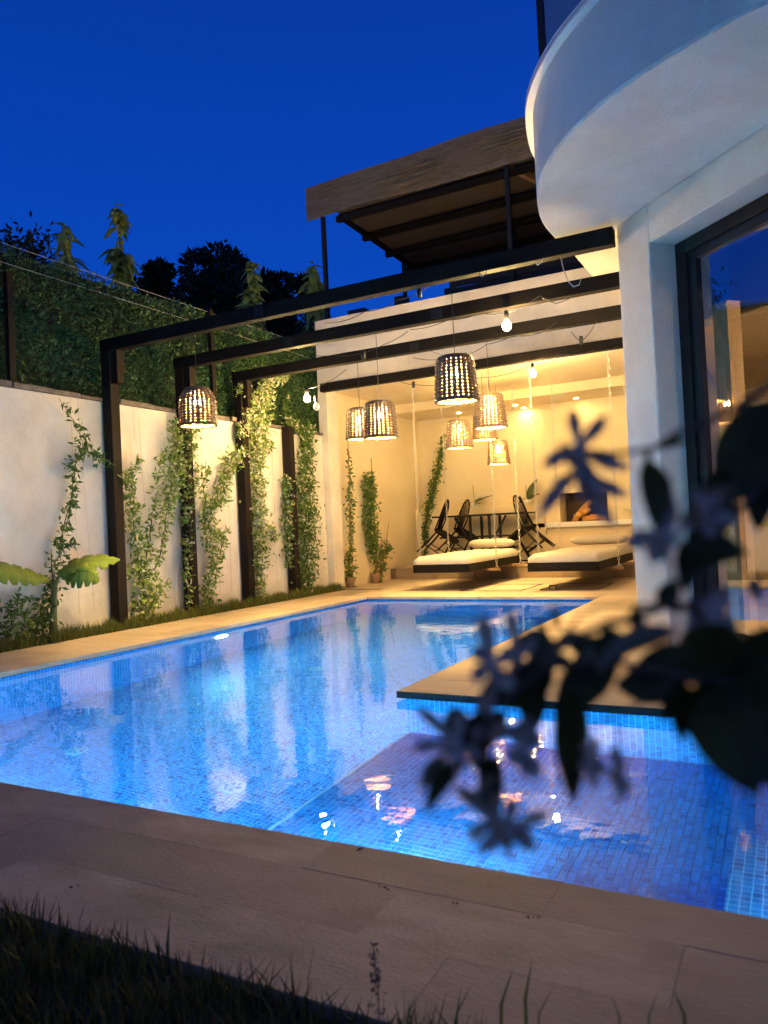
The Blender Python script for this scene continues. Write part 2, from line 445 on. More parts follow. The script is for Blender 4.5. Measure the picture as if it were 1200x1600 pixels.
# near terrace: long worn slabs running beside the pool
T = course(-6.0, 1.4, 1.60, 1.80-0.03, 0.62, 0.10) + course(-6.0, 1.4, 1.38, 1.60, 0.62, 0.43) + course(-6.0, 1.4, 1.155, 1.38, 0.62, 0.22)
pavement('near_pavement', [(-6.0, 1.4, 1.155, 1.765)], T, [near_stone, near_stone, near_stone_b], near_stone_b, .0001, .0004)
T = course(-5.60, -5.02, PY0, 9.15, 0.62, 0.2, 'y') + course(-5.02, PX0, PY0, PY2, 0.62, 0.45, 'y')
pavement('left_pavement', [(-5.60, PX0-0.005, PY0, PY2), (-5.60, PX0-0.005, PY2, 9.15)], T, [stone, stone_b, stone, stone])
T = []
for k, yy in enumerate(np.arange(PY2+0.32, 11.0, 0.40)):
    T += course(-5.02 if yy < 9.1 else -5.84, -0.95, yy, min(yy+0.40, 11.0), 0.80, 0.4*(k % 2))
T += course(-5.02, PX1, PY2, PY2+0.32, 0.62, 0.1)
pavement('back_pavement', [(-5.02, -0.95, PY2+0.005, 9.15), (-5.84, -0.95, 9.15, 11.0)], T, [stone, stone, stone_b])
T = course(PX1, PX1+0.33, PY1, 8.60, 0.62, 0.3, 'y') + course(PX1+0.33, 0.84, PY1, PY1+0.33, 0.62, 0.1)
for k, yy in enumerate(np.arange(PY1+0.33, 8.6, 0.40)):
    xe = min(0.84, 4.36-yy+0.02) if yy < 5.31 else -0.95
    xe = max(xe, -0.95)
    T += course(PX1+0.33, xe, yy, min(yy+0.40, 8.6), 0.60, 0.3*(k % 2))
pavement('right_pavement', [(PX1+0.005, -0.9, PY1+0.005, 8.6), (-0.9, 0.84, PY1+0.005, 4.6)], T, [stone, stone_b, stone])

# pool shell: floor and walls of blue mosaic
i_ = 0.035
pool = thing('swimming_pool', (-3.2, 5, DEEP), 'L-shaped swimming pool lined with blue mosaic and lit under water', 'pool')
m = MB()
def wallq(m, x0, y0, x1, y1, z0, z1): m.add([(x0,y0,z0),(x1,y1,z0),(x1,y1,z1),(x0,y0,z1)], [(0,1,2,3)])
X0, X1, X2, Y0, Y1, Y2 = PX0-i_, PX1+i_, PX2, PY0-i_, PY1+i_, PY2+i_
T0 = -0.035
m.add([(X0,Y0,DEEP),(X1,Y0,DEEP),(X1,Y2,DEEP),(X0,Y2,DEEP)], [(0,1,2,3)])
m.build('deep_floor', mosaic, pool)
m = MB()
wallq(m, X0, Y0, X0, Y2, DEEP, T0)
wallq(m, X0, Y2, X1, Y2, DEEP, T0)
wallq(m, X1, Y2, X1, Y1, DEEP, T0)
wallq(m, X1, Y1, X2, Y1, SHELF-0.02, T0)
wallq(m, X2, Y1, X2, Y0, SHELF-0.02, T0)
wallq(m, X2, Y0, X0, Y0, DEEP, T0)
m.build('tiled_wall', mosaic, pool)
m = MB()
wallq(m, X1, Y1, X1, Y0, DEEP, SHELF-0.002)
m.add([(X1,Y0,SHELF-0.002),(X2,Y0,SHELF-0.002),(X2,Y1,SHELF-0.002),(X1,Y1,SHELF-0.002)], [(0,1,2,3)])
m.build('shallow_shelf', grout_m, pool)
# every mosaic tile of the shallow shelf, the nearest ones singly
pt = 0.0275
tm = MB().add([(.0022,.0022,.0016),(pt-.0018,.0022,.0016),(pt-.0018,pt-.0018,.0016),(.0022,pt-.0018,.0016),(0,0,-.001),(pt,0,-.001),(pt,pt,-.001),(0,pt,-.001)],
              [(0,1,2,3),(4,5,1,0),(5,6,2,1),(6,7,3,2),(7,4,0,3)])
tme = bpy.data.meshes.new('mosaic_tile'); tme.from_pydata([(p[0]*.93, p[1]*.93, p[2]) for p in tm.v], [], tm.f); tme.materials.append(mosaic_loose)
pl = parent_world(pool)
cells = []
ix0, ix1 = math.ceil((X1)/pt+0.011/pt*1), int(X2/pt)
kx0 = math.ceil((X1+0.011)/pt); kx1 = math.floor((X2+0.011)/pt)
ky0 = math.ceil((Y0+0.007)/pt); ky1 = math.floor((Y1+0.007)/pt)
for kx in range(kx0, kx1):
    for ky in range(ky0, ky1):
        x, y = kx*pt-0.011, ky*pt-0.007
        if x > -0.22 and y < 2.62: continue           # under the raised step
        cells.append((x, y))
vis = sorted([c for c in cells if c[1] > 2.30 and -1.5 < c[0] < -0.05], key=lambda c: c[0]**2 + c[1]**2)[:290]
viss = set(vis)
for (x, y) in vis:
    o = bpy.data.objects.new('mosaic_tile', tme); COL.objects.link(o); o.parent = pool
    o.location = (x+.001-pl.x, y+.001-pl.y, SHELF+rng.uniform(0, .0005)-pl.z)
m = MB()
for c in cells:
    if c in viss: continue
    z = SHELF + rng.uniform(0, .0005)
    m.add([(c[0]+.001+p[0]*.93, c[1]+.001+p[1]*.93, z+p[2]) for p in tm.v], tm.f)
m.build('mosaic_tiling', mosaic_loose, pool, kind='stuff')
# entry step on the shelf and the low bench block along the near wall
MB().box(-0.21, X2-.002, Y0+.002, 2.62, SHELF+.001, -0.36).build('entry_step', mosaic, pool)
MB().box(-0.85, -0.50, Y0+.002, 2.16, SHELF+.001, -0.50).build('bench_block', mosaic, pool)
for (x, y) in ((-3.87, 3.18), (-2.69, 3.19), (-3.6, 5.4), (-3.2, 7.2)):
    f_ = MB().lathe([(0.0, .010), (.062, .010), (.07, .002), (.07, 0)], (x, y, DEEP+.001), 20).build('floor_inlet', inlet_m, pool, smooth=False)
    for a in range(6):
        q = a*math.pi/3
        MB().lathe([(0, .016), (.012, .016), (.012, .011)], (x+.04*math.cos(q), y+.04*math.sin(q), DEEP), 8).build('nozzle', mosaic_loose, f_)
def pool_lamp(c, n, gm=None):
    n = Vector(n); a = n.cross(Vector((0,0,1))).normalized(); b = Vector((0,0,1)); c = Vector(c)
    k = 20; mm = MB(); P = [c+n*.018+(a*math.cos(2*math.pi*i/k)+b*math.sin(2*math.pi*i/k))*.085 for i in range(k)]
    mm.add(P, [tuple(range(k))])
    rim = MB().tube([c+n*.008+(a*math.cos(2*math.pi*i/k)+b*math.sin(2*math.pi*i/k))*.10 for i in range(k+1)], .014, 6).build('pool_lamp_ring', trim_white, pool, smooth=True)
    mm.build('pool_lamp_lens', gm or pool_glow, rim)
pool_lamp((X0, 5.55, -0.36), (1, 0, 0))
for y in (4.3, 6.6): pool_lamp((X1, y, -0.6), (-1, 0, 0))
for x in (-2.5, -3.8): pool_lamp((x, Y0, -0.6), (0, 1, 0))
for x in (-1.45, -.95, .35): pool_lamp((x, Y0, -0.40 if x < -.8 else -.23), (0, 1, 0), shelf_fill_glow)  # unseen lights added to brighten the shallow shelf
struct(MB().add([(X0,Y0,WZ),(X1,Y0,WZ),(X2,Y0,WZ),(X2,Y1,WZ),(X1,Y1,WZ),(X1,Y2,WZ),(X0,Y2,WZ)], [(0,1,4,5,6),(1,2,3,4)]), 'pool_water', water_m)
# dark underside edge strip of the coping
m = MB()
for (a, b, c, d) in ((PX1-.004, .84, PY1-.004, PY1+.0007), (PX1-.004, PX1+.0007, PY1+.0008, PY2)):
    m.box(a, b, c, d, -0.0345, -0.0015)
# (front faces of the pavers carry their own colour; this strip is their dark edge)
for (a, b, c, d) in ((PX1-.0035, .84, PY1+.0008, PY1+.036), (PX1-.0035, PX1+.036, PY1+.0361, PY2), (PX0-.036, PX0-.001, PY0, PY2), (PX0-.036, PX1, PY2+.001, PY2+.036)):  # added dark plates cover the paver undersides to darken their reflection
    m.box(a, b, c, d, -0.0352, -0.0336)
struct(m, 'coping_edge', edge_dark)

# ------------------------------------------------------------------ left garden wall
WX = -5.82
lw = thing('garden_wall', (WX-.1, 4, 0), 'long white plastered garden wall with rough stone capping left of the pool', 'wall')
MB().box(WX-.2, WX, -1.0, 9.14, -.1, 2.19).build('plastered_face', plaster, lw)
y = -1.0
while y < 9.1:
    L = rng.uniform(.28, .5); y2 = min(y+L, 9.12)
    c = MB().box(WX-.23+rng.uniform(-.01,.01), WX+rng.uniform(.02,.055), y+.004, y2-.004, 2.191, 2.191+rng.uniform(.030,.055))
    c.build('cap_stone', cap_stone, lw, bevel=.008); y = y2
# trellis wires on the wall
WL = ['left of the sparse vine beside the first post', 'just left of the first pergola post', 'just right of the first pergola post', 'in the middle between the first and second posts', 'just left of the second pergola post',
      'right of the second pergola post', 'midway between the second and third posts', 'just left of the third pergola post', 'right of the third pergola post', 'just left of the fourth pergola post']
for i, yy in enumerate((4.85, 5.02, 5.52, 5.75, 5.95, 6.55, 6.8, 7.0, 7.6, 7.9)):
    a = Vector((WX+.025, yy, 0.2)); b = Vector((WX+.03, yy+rng.uniform(-.12,.12), 2.19))
    tag(MB().tube([a, b], .0018, 4).build('trellis_wire', steel), 'thin trellis wire on the white wall, '+WL[i], 'wire', 'trellis wires on the garden wall')

# artificial hedge fence above the wall
hf = thing('hedge_fence', (-6.0, 4, 2.2), 'tall green artificial hedge screen standing above the white garden wall', 'fence')
HX, HZ0, HZ1, HY0, HY1 = -5.97, 2.20, 3.46, -1.5, 9.5
MB().box(HX-.06, HX-.03, HY0, HY1, HZ0, HZ1-.03).build('backing_panel', hedge_back, hf)
n = 52000
P = np.stack([rng.uniform(HX-.04, HX+.05, n), rng.uniform(1.5, HY1, n), rng.uniform(HZ0, HZ1, n)], 1)
P[:, 2] += 0.03*np.sin(P[:, 1]*5)*(P[:, 2] > HZ1-.15)
D = rng.normal(size=(n, 3)); D[:, 0] += 0.7
P[:, 0] += .035*np.sin(P[:, 1]*3.1+P[:, 2]*4)*np.sin(P[:, 2]*5.3+1)
V, F = leaves(P, D, rng.uniform(.018, .065, n), rng.uniform(.010, .026, n))
V -= np.array(hf.location)
link('hedge_leaves', array_mesh(V, F), hedge_m, hf, kind='stuff')
for yy in (4.32, 6.95, 9.3):
    MB().box(HX+.05, HX+.10, yy-.03, yy+.03, 2.2, 3.22 if yy < 5 else 3.5).build('fence_post', wood_post, hf, bevel=.004)
for zz in (3.47, 3.30):
    MB().tube([(HX+.06, HY0, zz), (HX+.06, HY1, zz)], .003, 4).build('top_wire', steel, hf)

# ------------------------------------------------------------------ pergola
BY = {1: 5.27, 2: 6.27, 3: 7.25, 4: 9.08}
pg = thing('pergola', (-5.75, 5.3, 0), 'dark stained wooden pergola of posts on the garden wall and long beams over the pool', 'pergola')
for k in (1, 2, 3):
    y = BY[k]
    MB().box(-5.80, -5.685, y-.055, y+.055, -.05, 2.67).build('post', wood_post, pg, bevel=.005)
    MB().box(-5.684, -5.60, y-.04, y+.045, 2.35, 2.668).build('post_bracket', wood_post, pg, bevel=.004)
    MB().box(-5.82, -0.96, y-.045, y+.045, 2.671, 2.79).build('beam', wood_dark, pg, bevel=.004)
MB().box(-5.80, -5.685, 8.2-.055, 8.2+.055, -.05, 2.22).build('post', wood_post, pg, bevel=.005)
MB().box(-5.75, -0.96, BY[4]-.05, BY[4]+.05, 2.79, 2.905).build('beam', wood_dark, pg, bevel=.004)
# lighter splice line / bolts on the beams
for (x, k) in ((-3.9, 1), (-4.3, 2), (-2.7, 2), (-3.4, 3)):
    MB().box(x-.05, x+.05, BY[k]-.050, BY[k]-.0455, 2.69, 2.77).build('splice_plate', black_metal, pg)

# ------------------------------------------------------------------ covered patio at the far end
pt_ = thing('patio_pavilion', (-3.4, 10.5, 0), 'white covered patio at the far end with a deep upper band and warm ceiling', 'pavilion')
MB().box(-5.86, -0.96, 9.15, 9.40, 2.84, 3.83).build('upper_band', plaster, pt_, bevel=.006)
MB().box(-5.86, -5.72, 9.15, 9.42, -.05, 2.839).build('end_pier', plaster, pt_)
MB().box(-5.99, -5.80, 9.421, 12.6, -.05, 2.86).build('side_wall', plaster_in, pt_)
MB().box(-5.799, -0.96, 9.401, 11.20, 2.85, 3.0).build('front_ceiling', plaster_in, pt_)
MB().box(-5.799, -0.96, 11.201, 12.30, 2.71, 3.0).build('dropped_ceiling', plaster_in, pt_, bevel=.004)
MB().box(-5.99, -0.96, 9.401, 12.60, 3.001, 3.60).build('roof_slab', plaster, pt_)
bw = MB().box(-5.799, -3.50, 12.30, 12.5, -.05, 2.709)
bw.build('back_wall', plaster_in, pt_)
# chimney breast with the fireplace opening
cx0, cx1, fx0, fx1, fz0, fz1 = -3.499, -1.6, -3.27, -2.52, .80, 1.26
m = MB().box(cx0, fx0, 12.10, 12.5, .2, 2.709).box(fx1, cx1, 12.10, 12.5, .2, 2.709).box(fx0, fx1, 12.10, 12.5, fz1, 2.709).box(fx0, fx1, 12.10, 12.5, .2, fz0)
m.build('chimney_breast', plaster_in, pt_)
MB().box(cx1, -0.96, 12.30, 12.5, -.05, 2.709).build('back_wall', plaster_in, pt_)
MB().box(fx0-.1, fx1+.1, 12.501, 12.54, fz0-.1, fz1+.1).build('firebox_back', soot, pt_)
for r in range(5):
    for c in range(5):
        MB().box(fx0+c*.152+(.07 if r % 2 else 0)-.03, fx0+c*.152+.145+(.07 if r % 2 else 0)-.03, 12.485, 12.5005, fz0+r*.09+.003, fz0+r*.09+.085).build('fire_brick', brick_m, pt_)
MB().box(-3.9, -1.2, 12.02, 12.099, .72, .795).build('hearth_shelf', trim_white, pt_, bevel=.004)
MB().box(-5.799, -3.5, 12.02, 12.299, .2, 1.12).build('planter_ledge', plaster_in, pt_, bevel=.006)
MB().box(-5.799, -0.96, 12.0, 12.019, .2, .62).build('bench_front', plaster_in, pt_)
# raised floor with a stone riser
rf_ = struct(MB().box(-5.799, -0.96, 11.001, 12.30, -.05, .17), 'raised_floor', mortar)
for i in range(7):
    a = -5.70+i*.68
    MB().box(a+.003, min(a+.677, -.97), 10.985, 11.0, 0.002, .165).build('riser_stone', riser, rf_)
    if i < 7:
        MB().box(a+.003, min(a+.677, -.97), 10.97, 11.40, .171, .20).build('tread_stone', stone, rf_, bevel=.003)
struct(MB().box(-5.799, -0.97, 11.403, 12.0, .171, .198), 'upper_floor', stone)
# recessed ceiling lights
DL = [(717, 645, 'single'), (805, 633, 'left'), (818, 637, 'right'), (900, 622, 'left'), (911, 626, 'right')]
dl_lab = ['small round recessed light glowing alone in the ceiling above the corner vine', 'left light of the glowing pair in the patio ceiling above the dining table', 'right light of the glowing pair in the patio ceiling above the dining table',
          'left light of the glowing pair in the ceiling above the fireplace', 'right light of the glowing pair in the ceiling above the fireplace']
for (x, y, _), lab in zip(DL, dl_lab):
    p = onZ(x, y, 2.708)
    d = thing('ceiling_light', (p.x, p.y, 2.708), lab, 'light', 'recessed ceiling lights of the patio')
    MB().lathe([(.036, .0), (.036, -.004), (.050, -.006), (.054, 0)], (p.x, p.y, 2.708), 20).build('trim_ring', trim_white, d, smooth=True)
    k = 16
    MB().add([(p.x+.035*math.cos(2*math.pi*i/k), p.y+.035*math.sin(2*math.pi*i/k), 2.7065) for i in range(k)], [tuple(range(k))[::-1]]).build('lens', down_glow, d)
# firewood
for i, (x, z, r, tilt) in enumerate(((-3.05, .845, .045, 1.35), (-2.80, .845, .045, .1), (-2.95, .93, .05, .55), (-2.68, .85, .045, -.1), (-2.90, 1.02, .045, .75))):
    k = 7; pr = []
    c = Vector((x, 12.22, z)); d = Vector((math.cos(tilt)*.55, -math.sin(.6)*.35, math.sin(tilt)*.5 if tilt < 1 else .12)).normalized()
    m = MB().tube([c-d*.15, c-d*.05, c+d*.15], [r, r*1.1, r*.95], 6)
    tag(m.build('log', firewood), ['dark round log at the left of the firewood pile', 'small log lying low in the middle of the fireplace', 'long split log leaning across the firewood pile', 'short log end at the right of the fireplace', 'topmost orange split log of the firewood pile'][i], 'log', 'firewood in the fireplace')

# ------------------------------------------------------------------ terrace above: posts, reed canopy, screen
cn = thing('reed_canopy', (-4.0, 9.6, 3.84), 'terrace canopy with brown reed valance and roof on thin dark posts', 'canopy')
for (a, b) in ((-6.13, -4.58), (-4.575, -3.0), (-2.995, -1.4)):
    k = 14; m = MB()
    for i in range(k):
        for (yy) in (0,): pass
    xs = [a+(b-a)*i/k for i in range(k+1)]
    V = []; Fc = []
    for i, x in enumerate(xs):
        t = (x+6.13)/4.7
        zb = 5.455 + .02*math.sin(x*2.1) + .03*t; zt = 5.935 + .005*math.sin(x*3) + .125*t
        yo = .01*math.sin(x*4)
        for (yy, zz) in ((9.48, zb), (9.48, zt), (9.50, zt), (9.50, zb)): V.append((x, yy+yo, zz))
    for i in range(k):
        for j in range(4):
            p = i*4+j; q = i*4+(j+1) % 4; Fc.append((p, p+4, q+4, q))
    Fc += [(0, 1, 2, 3), (k*4+3, k*4+2, k*4+1, k*4)]
    m.add(V, Fc); m.build('reed_valance', reed, cn)
# individual reeds proud of the valance, as geometry
m = MB()
for i in range(150):
    z = 5.47+.45*rng.random(); x0 = rng.uniform(-6.1, -2); L = rng.uniform(.5, 1.3)
    m.tube([(x0, 9.474+.01*math.sin(x0*4), z+.014*t if False else z), (min(x0+L, -1.45), 9.472, z+.02*L)], .004, 3)
m.build('reed_stalks', reed, cn, kind='stuff')
MB().add([(-5.62, 9.52, 5.47), (-1.4, 9.52, 5.52), (-1.4, 12.6, 5.44), (-5.55, 12.6, 5.34), (-5.62, 9.52, 5.49), (-1.4, 9.52, 5.54), (-1.4, 12.6, 5.46), (-5.55, 12.6, 5.36)],
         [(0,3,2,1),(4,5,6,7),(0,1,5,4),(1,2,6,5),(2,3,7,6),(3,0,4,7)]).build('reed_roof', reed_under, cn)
for i, y in enumerate((9.58, 10.35, 11.1, 11.85, 12.5)):
    z = 5.43-.14*(y-9.58)/3
    MB().box(-5.66, -1.4, y-.04, y+.04, z-.08, z-.002).build('rafter', wood_dark, cn)
MB().bar((-5.60, 9.55, 5.42), (-5.56, 12.6, 5.30), .06).build('side_rail', wood_dark, cn)
MB().bar((-3.0, 9.6, 5.46), (-2.2, 11.6, 5.35), .07).build('cross_brace', pine, cn)
for (x, y) in ((-5.87, 9.50), (-3.04, 9.50), (-5.60, 11.6)):
    MB().box(x-.028, x+.028, y-.0, y+.056, 3.831 if y < 10 else 3.6, 5.46 if y < 10 else 5.36).build('post', black_metal, cn)
sc_ = thing('terrace_screen', (-3, 9.7, 3.84), 'black slatted screen standing along the terrace edge under the reed canopy', 'screen')
for i in range(3):
    MB().box(-3.95, -1.1, 9.60, 9.63, 3.86+i*.10, 3.95+i*.10-.004).build('slat', black_metal, sc_)
for x in (-3.9, -2.5, -1.2): MB().box(x-.02, x+.02, 9.631, 9.67, 3.832, 4.17).build('upright', black_metal, sc_)
bk = thing('terrace_back_wall', (-3, 12.7, 3.6), 'dark wall closing the back of the terrace under the canopy', 'wall')
MB().box(-4.7, -1.0, 12.65, 12.8, 3.6, 5.35).build('wall_panel', mat('dark_terrace_wall', (.03, .022, .018), .8, var=.3, scale=2), bk)

# ------------------------------------------------------------------ the house on the right
hs = thing('house', (0.8, 6.5, 0), 'white stucco house corner with a curved balcony and large sliding door', 'house')
C0 = 4.364
Dv = Vector((1, -1, 0)).normalized(); Nv = Vector((-1, -1, 0)).normalized(); Zv = Vector((0, 0, 1))
P0 = Vector((-.95, 5.314, 0))
def dg(s, d, z): return P0 + Dv*s - Nv*d + Zv*z          # s along the wall, d behind its face
def dbox(m, s0, s1, d0, d1, z0, z1):
    c = (dg(s0, d0, z0)+dg(s1, d1, z1))/2
    return m.obox(c, Dv, -Nv, Zv, (s1-s0)/2, (d1-d0)/2, (z1-z0)/2)
m = MB(); q0 = dg(0, 0, 0); q1 = dg(.335, 0, 0); q2 = dg(.335, .34, 0)
m.prism([(q0.x, q0.y), (q1.x, q1.y), (q2.x, q2.y), (-.95+.34, 5.6), (-.95+.34, 6.4), (-.95, 6.4)], -.05, 2.818)
m.build('corner_pillar', stucco, hs, bevel=.012)
dbox(MB(), .336, 3.9, 0, .34, 2.575, 2.818).build('lintel', stucco, hs, bevel=.008)
dbox(MB(), 3.6, 4.6, 0.001, .34, -.05, 2.574).build('end_wall', stucco, hs)
MB().box(-.95, -.65, 6.401, 12.6, -.05, 3.6).build('side_wall', stucco, hs)
dbox(MB(), -.012, .335, -.014, -.001, .002, .085).build('skirting_stone', stone, hs, bevel=.002)
# sliding door, set back in the reveal
fr = 0.19
dr = dbox(MB(), .337, .43, fr, fr+.07, .02, 2.573)
dbox(dr, .431, 3.6, fr, fr+.07, 2.49, 2.573); dbox(dr, .431, 3.6, fr, fr+.07, .0, .06)
dro = dr.build('door_frame', black_metal, hs, bevel=.003)
m = MB(); dbox(m, .431, .50, fr+.02, fr+.06, .061, 2.489); dbox(m, .501, 2.0, fr+.02, fr+.06, 2.43, 2.488); dbox(m, .501, 2.0, fr+.02, fr+.06, .061, .12); dbox(m, 1.96, 2.03, fr+.02, fr+.06, .121, 2.429)
ds = m.build('sliding_sash', mat('dark_aluminium', (.02, .02, .026), .3, metal=.4), hs, bevel=.003)
a, b = dg(.50, fr+.04, .12), dg(1.96, fr+.04, 2.43)
MB().add([a, (b.x, b.y, a.z), b, (a.x, a.y, b.z)], [(0, 1, 2, 3)]).build('pane', door_glass, ds)
a, b = dg(2.03, fr+.04, .06), dg(3.6, fr+.04, 2.49)
MB().add([a, (b.x, b.y, a.z), b, (a.x, a.y, b.z)], [(0, 1, 2, 3)]).build('pane', door_glass, ds)
dbox(MB(), .336, 3.6, -.02, .26, -.03, .001).build('threshold', near_stone, hs)
# the room behind the glass
warmroom = mat('room_plaster', (0.72, 0.56, 0.36), .8, var=.1)
dbox(MB(), .34, 3.6, .60, .66, 2.14, 2.57).build('bulkhead', mat('bulkhead_shade', (.03, .05, .09), .5), hs)  # dark blue colour stands in for the unlit upper part of the room
MB().prism([(-.6, 5.9), (2.4, 3.2), (6, 3.2), (6, 9), (-.6, 9)], 2.141, 2.2).build('room_ceiling', warmroom, hs)
MB().box(-.64, 6, 9.0, 9.1, 0, 2.14).build('room_wall', warmroom, hs)
MB().box(5.9, 6, 3.2, 8.99, 0, 2.14).build('room_wall', warmroom, hs)
MB().prism([(-.6, 5.6), (2.7, 2.3), (6, 2.3), (6, 9), (-.6, 9)], -.05, .0).build('room_floor', mat('room_floor_tile', (.25, .16, .09), .3), hs)
dbox(MB(), .52, .64, .30, .40, .02, 2.13).build('curtain', mat('cream_curtain', (.65, .45, .25), .9), hs)
MB().box(.1, .25, 6.8, 6.95, 0, 2.14).build('room_column', black_metal, hs)
for (x, y) in ((1.3, 5.4), (2.6, 3.8)): MB().lathe([(.001, 0), (.07, .03), (.09, .09), (.07, .15), (.001, .18)], (x, y, 1.80), 16).build('room_lamp', room_glow, hs)  # second lamp is added out of view to warm the near paving
# balcony slab: a smooth curved outline
ctrl = [(-1.37, 5.40), (-1.375, 5.10), (-1.345, 4.85), (-1.255, 4.50), (-1.13, 4.22), (-.96, 3.97), (-.78, 3.78), (-.60, 3.63), (-.29, 3.45), (.05, 3.32), (.6, 3.15), (1.3, 2.98), (2.2, 2.82), (3.4, 2.7)]
def smooth_poly(c, n=5):
    o = []
    for i in range(len(c)-1):
        p0, p1, p2, p3 = c[max(i-1, 0)], c[i], c[i+1], c[min(i+2, len(c)-1)]
        for j in range(n):
            t = j/n
            o.append(tuple(.5*((2*p1[k])+(-p0[k]+p2[k])*t+(2*p0[k]-5*p1[k]+4*p2[k]-p3[k])*t*t+(-p0[k]+3*p1[k]-3*p2[k]+p3[k])*t**3) for k in (0, 1)))
    o.append(c[-1]); return o
curve = smooth_poly(ctrl)
def offset(c, d):
    o = []
    for i, p in enumerate(c):
        a = Vector(c[max(i-1, 0)]); b = Vector(c[min(i+1, len(c)-1)]); t = (b-a).normalized()
        o.append((p[0]+(t.y)*d, p[1]-t.x*d))
    return o
m = MB(); n = len(curve)
rings = [(0.012, 2.819), (0.0, 2.832), (0.0, 3.30), (.10, 3.30), (.10, 3.05)]
vv = []
for (d, z) in rings:
    vv += [(x, y, z) for x, y in offset(curve, -d)]
ff = []
for r in range(len(rings)-1):
    for i in range(n-1):
        a_ = r*n+i; ff.append((a_, a_+1, a_+1+n, a_+n))
m.add(vv, ff)
base = offset(curve, -.012)
m.add([(x, y, 2.819) for x, y in base]+[(3.4, 5.40, 2.819)], [tuple(range(n+1))[::-1]])
m.add([(x, y, 3.05) for x, y in offset(curve, -.10)]+[(3.4, 5.40, 3.05)], [tuple(range(n+1))])
m.add([(-1.36, 5.40, 2.819), (3.4, 5.40, 2.819), (3.4, 5.40, 3.30), (-1.37, 5.40, 3.30)], [(0, 3, 2, 1)])
m.build('balcony', stucco, hs)
cap = MB()
oo = offset(curve, .045); ii = offset(curve, -.12)
vv = [(x, y, 3.301) for x, y in oo]+[(x, y, 3.345) for x, y in oo]+[(x, y, 3.345) for x, y in ii]+[(x, y, 3.301) for x, y in ii]
ff = []
for r in range(4):
    for i in range(n-1):
        a_ = r*n+i; b_ = ((r+1) % 4)*n+i; ff.append((a_, a_+1, b_+1, b_))
cap.add(vv, ff); cap.build('balcony_capping', trim_white, hs, bevel=.004)
m = MB(); jj = offset(curve, .047)
for i in range(n-1): m.add([(jj[i][0], jj[i][1], 3.319), (jj[i+1][0], jj[i+1][1], 3.319), (jj[i+1][0], jj[i+1][1], 3.323), (jj[i][0], jj[i][1], 3.323)], [(0, 1, 2, 3)])
m.build('capping_joint', edge_dark, hs)
# storey above
uc = onY(846, 60, 6.6)
MB().box(uc.x, 5, 6.6, 12.4, 3.861, 7.5).build('upper_glazing', dark_glass, hs)
for xx in (uc.x+.0, uc.x+.55, uc.x+1.1): MB().box(xx-.02, xx+.03, 6.56, 6.599, 3.861, 7.5).build('mullion', black_metal, hs)
MB().box(-1.87, -.951, 7.75, 9.149, 3.60, 3.86).box(uc.x+.02, -.951, 6.62, 7.749, 3.62, 3.86).build('upper_slab', plaster, hs)
MB().box(-.95, 5, 5.9, 12.4, 3.35, 3.86).build('storey_slab', plaster, hs)

# ------------------------------------------------------------------ neighbours' roof beyond the terrace
nb = thing('neighbour_house', (-15, 31, 0), 'dark tiled roof with two chimneys seen beyond the terrace', 'house')
m = MB().add([(-19.5, 30, 10.1), (-11.8, 30, 10.0), (-12.6, 31.5, 10.75), (-18.4, 31.5, 10.7), (-19.5, 33, 10.1), (-11.8, 33, 10.0)], [(0, 1, 2, 3), (3, 2, 5, 4), (0, 3, 4), (1, 5, 2)])
m.build('roof', roof_tile, nb)
MB().box(-19.2, -12.1, 30.3, 32.7, -.05, 10.05).build('wall', plaster, nb)
for (x, w, h) in ((-18.1, .9, 11.2), (-15.6, .5, 11.4), (-13.1, .35, 11.3)):
    MB().box(x, x+w, 31.2, 31.8, 10.3, h).build('chimney', roof_tile, nb)

# ------------------------------------------------------------------ trees beyond the hedge
def tree(top, rad, h, label, nleaf=7000):
    x, y, z = top; base = Vector((x, y, 0))
    o = thing('tree', base, label, 'tree', 'dark trees beyond the hedge')
    m = MB().tube([(x, y, -.1), (x+.2, y, z*.4), (x, y, z*.85)], [.3, .2, .06], 7)
    for k in range(6):
        a = k*1.05; m.tube([(x+.1, y, z*(.4+.06*k)), (x+math.cos(a)*rad*.7, y+math.sin(a)*rad*.7, z*(.55+.06*k))], [.09, .03], 5)
    m.build('trunk', bark, o)
    cl = []
    for k in range(26):
        a = rng.uniform(0, 6.28); u = rng.random(); zz = z-h+h*u
        rr = rad*(0.25+0.75*math.sin(math.pi*min(.95, .12+(1-u)*.8)))*rng.uniform(.4, 1)
        cl.append((x+math.cos(a)*rr, y+math.sin(a)*rr, zz-.2, rng.uniform(.45, 1.0)*rad*.35))
    cl.append((x, y, z-rad*.35, rad*.33))
    cl = np.array(cl); idx = rng.integers(0, len(cl), nleaf)
    D = rng.normal(size=(nleaf, 3)); U = unit(D)*rng.uniform(.5, 1, (nleaf, 1))
    P = cl[idx, :3] + U*cl[idx, 3:4]
    V, F = leaves(P, D, rng.uniform(.14, .30, nleaf), rng.uniform(.09, .18, nleaf))
    V -= np.array(o.location); link('crown', array_mesh(V, F), tree_m, o)
    return o
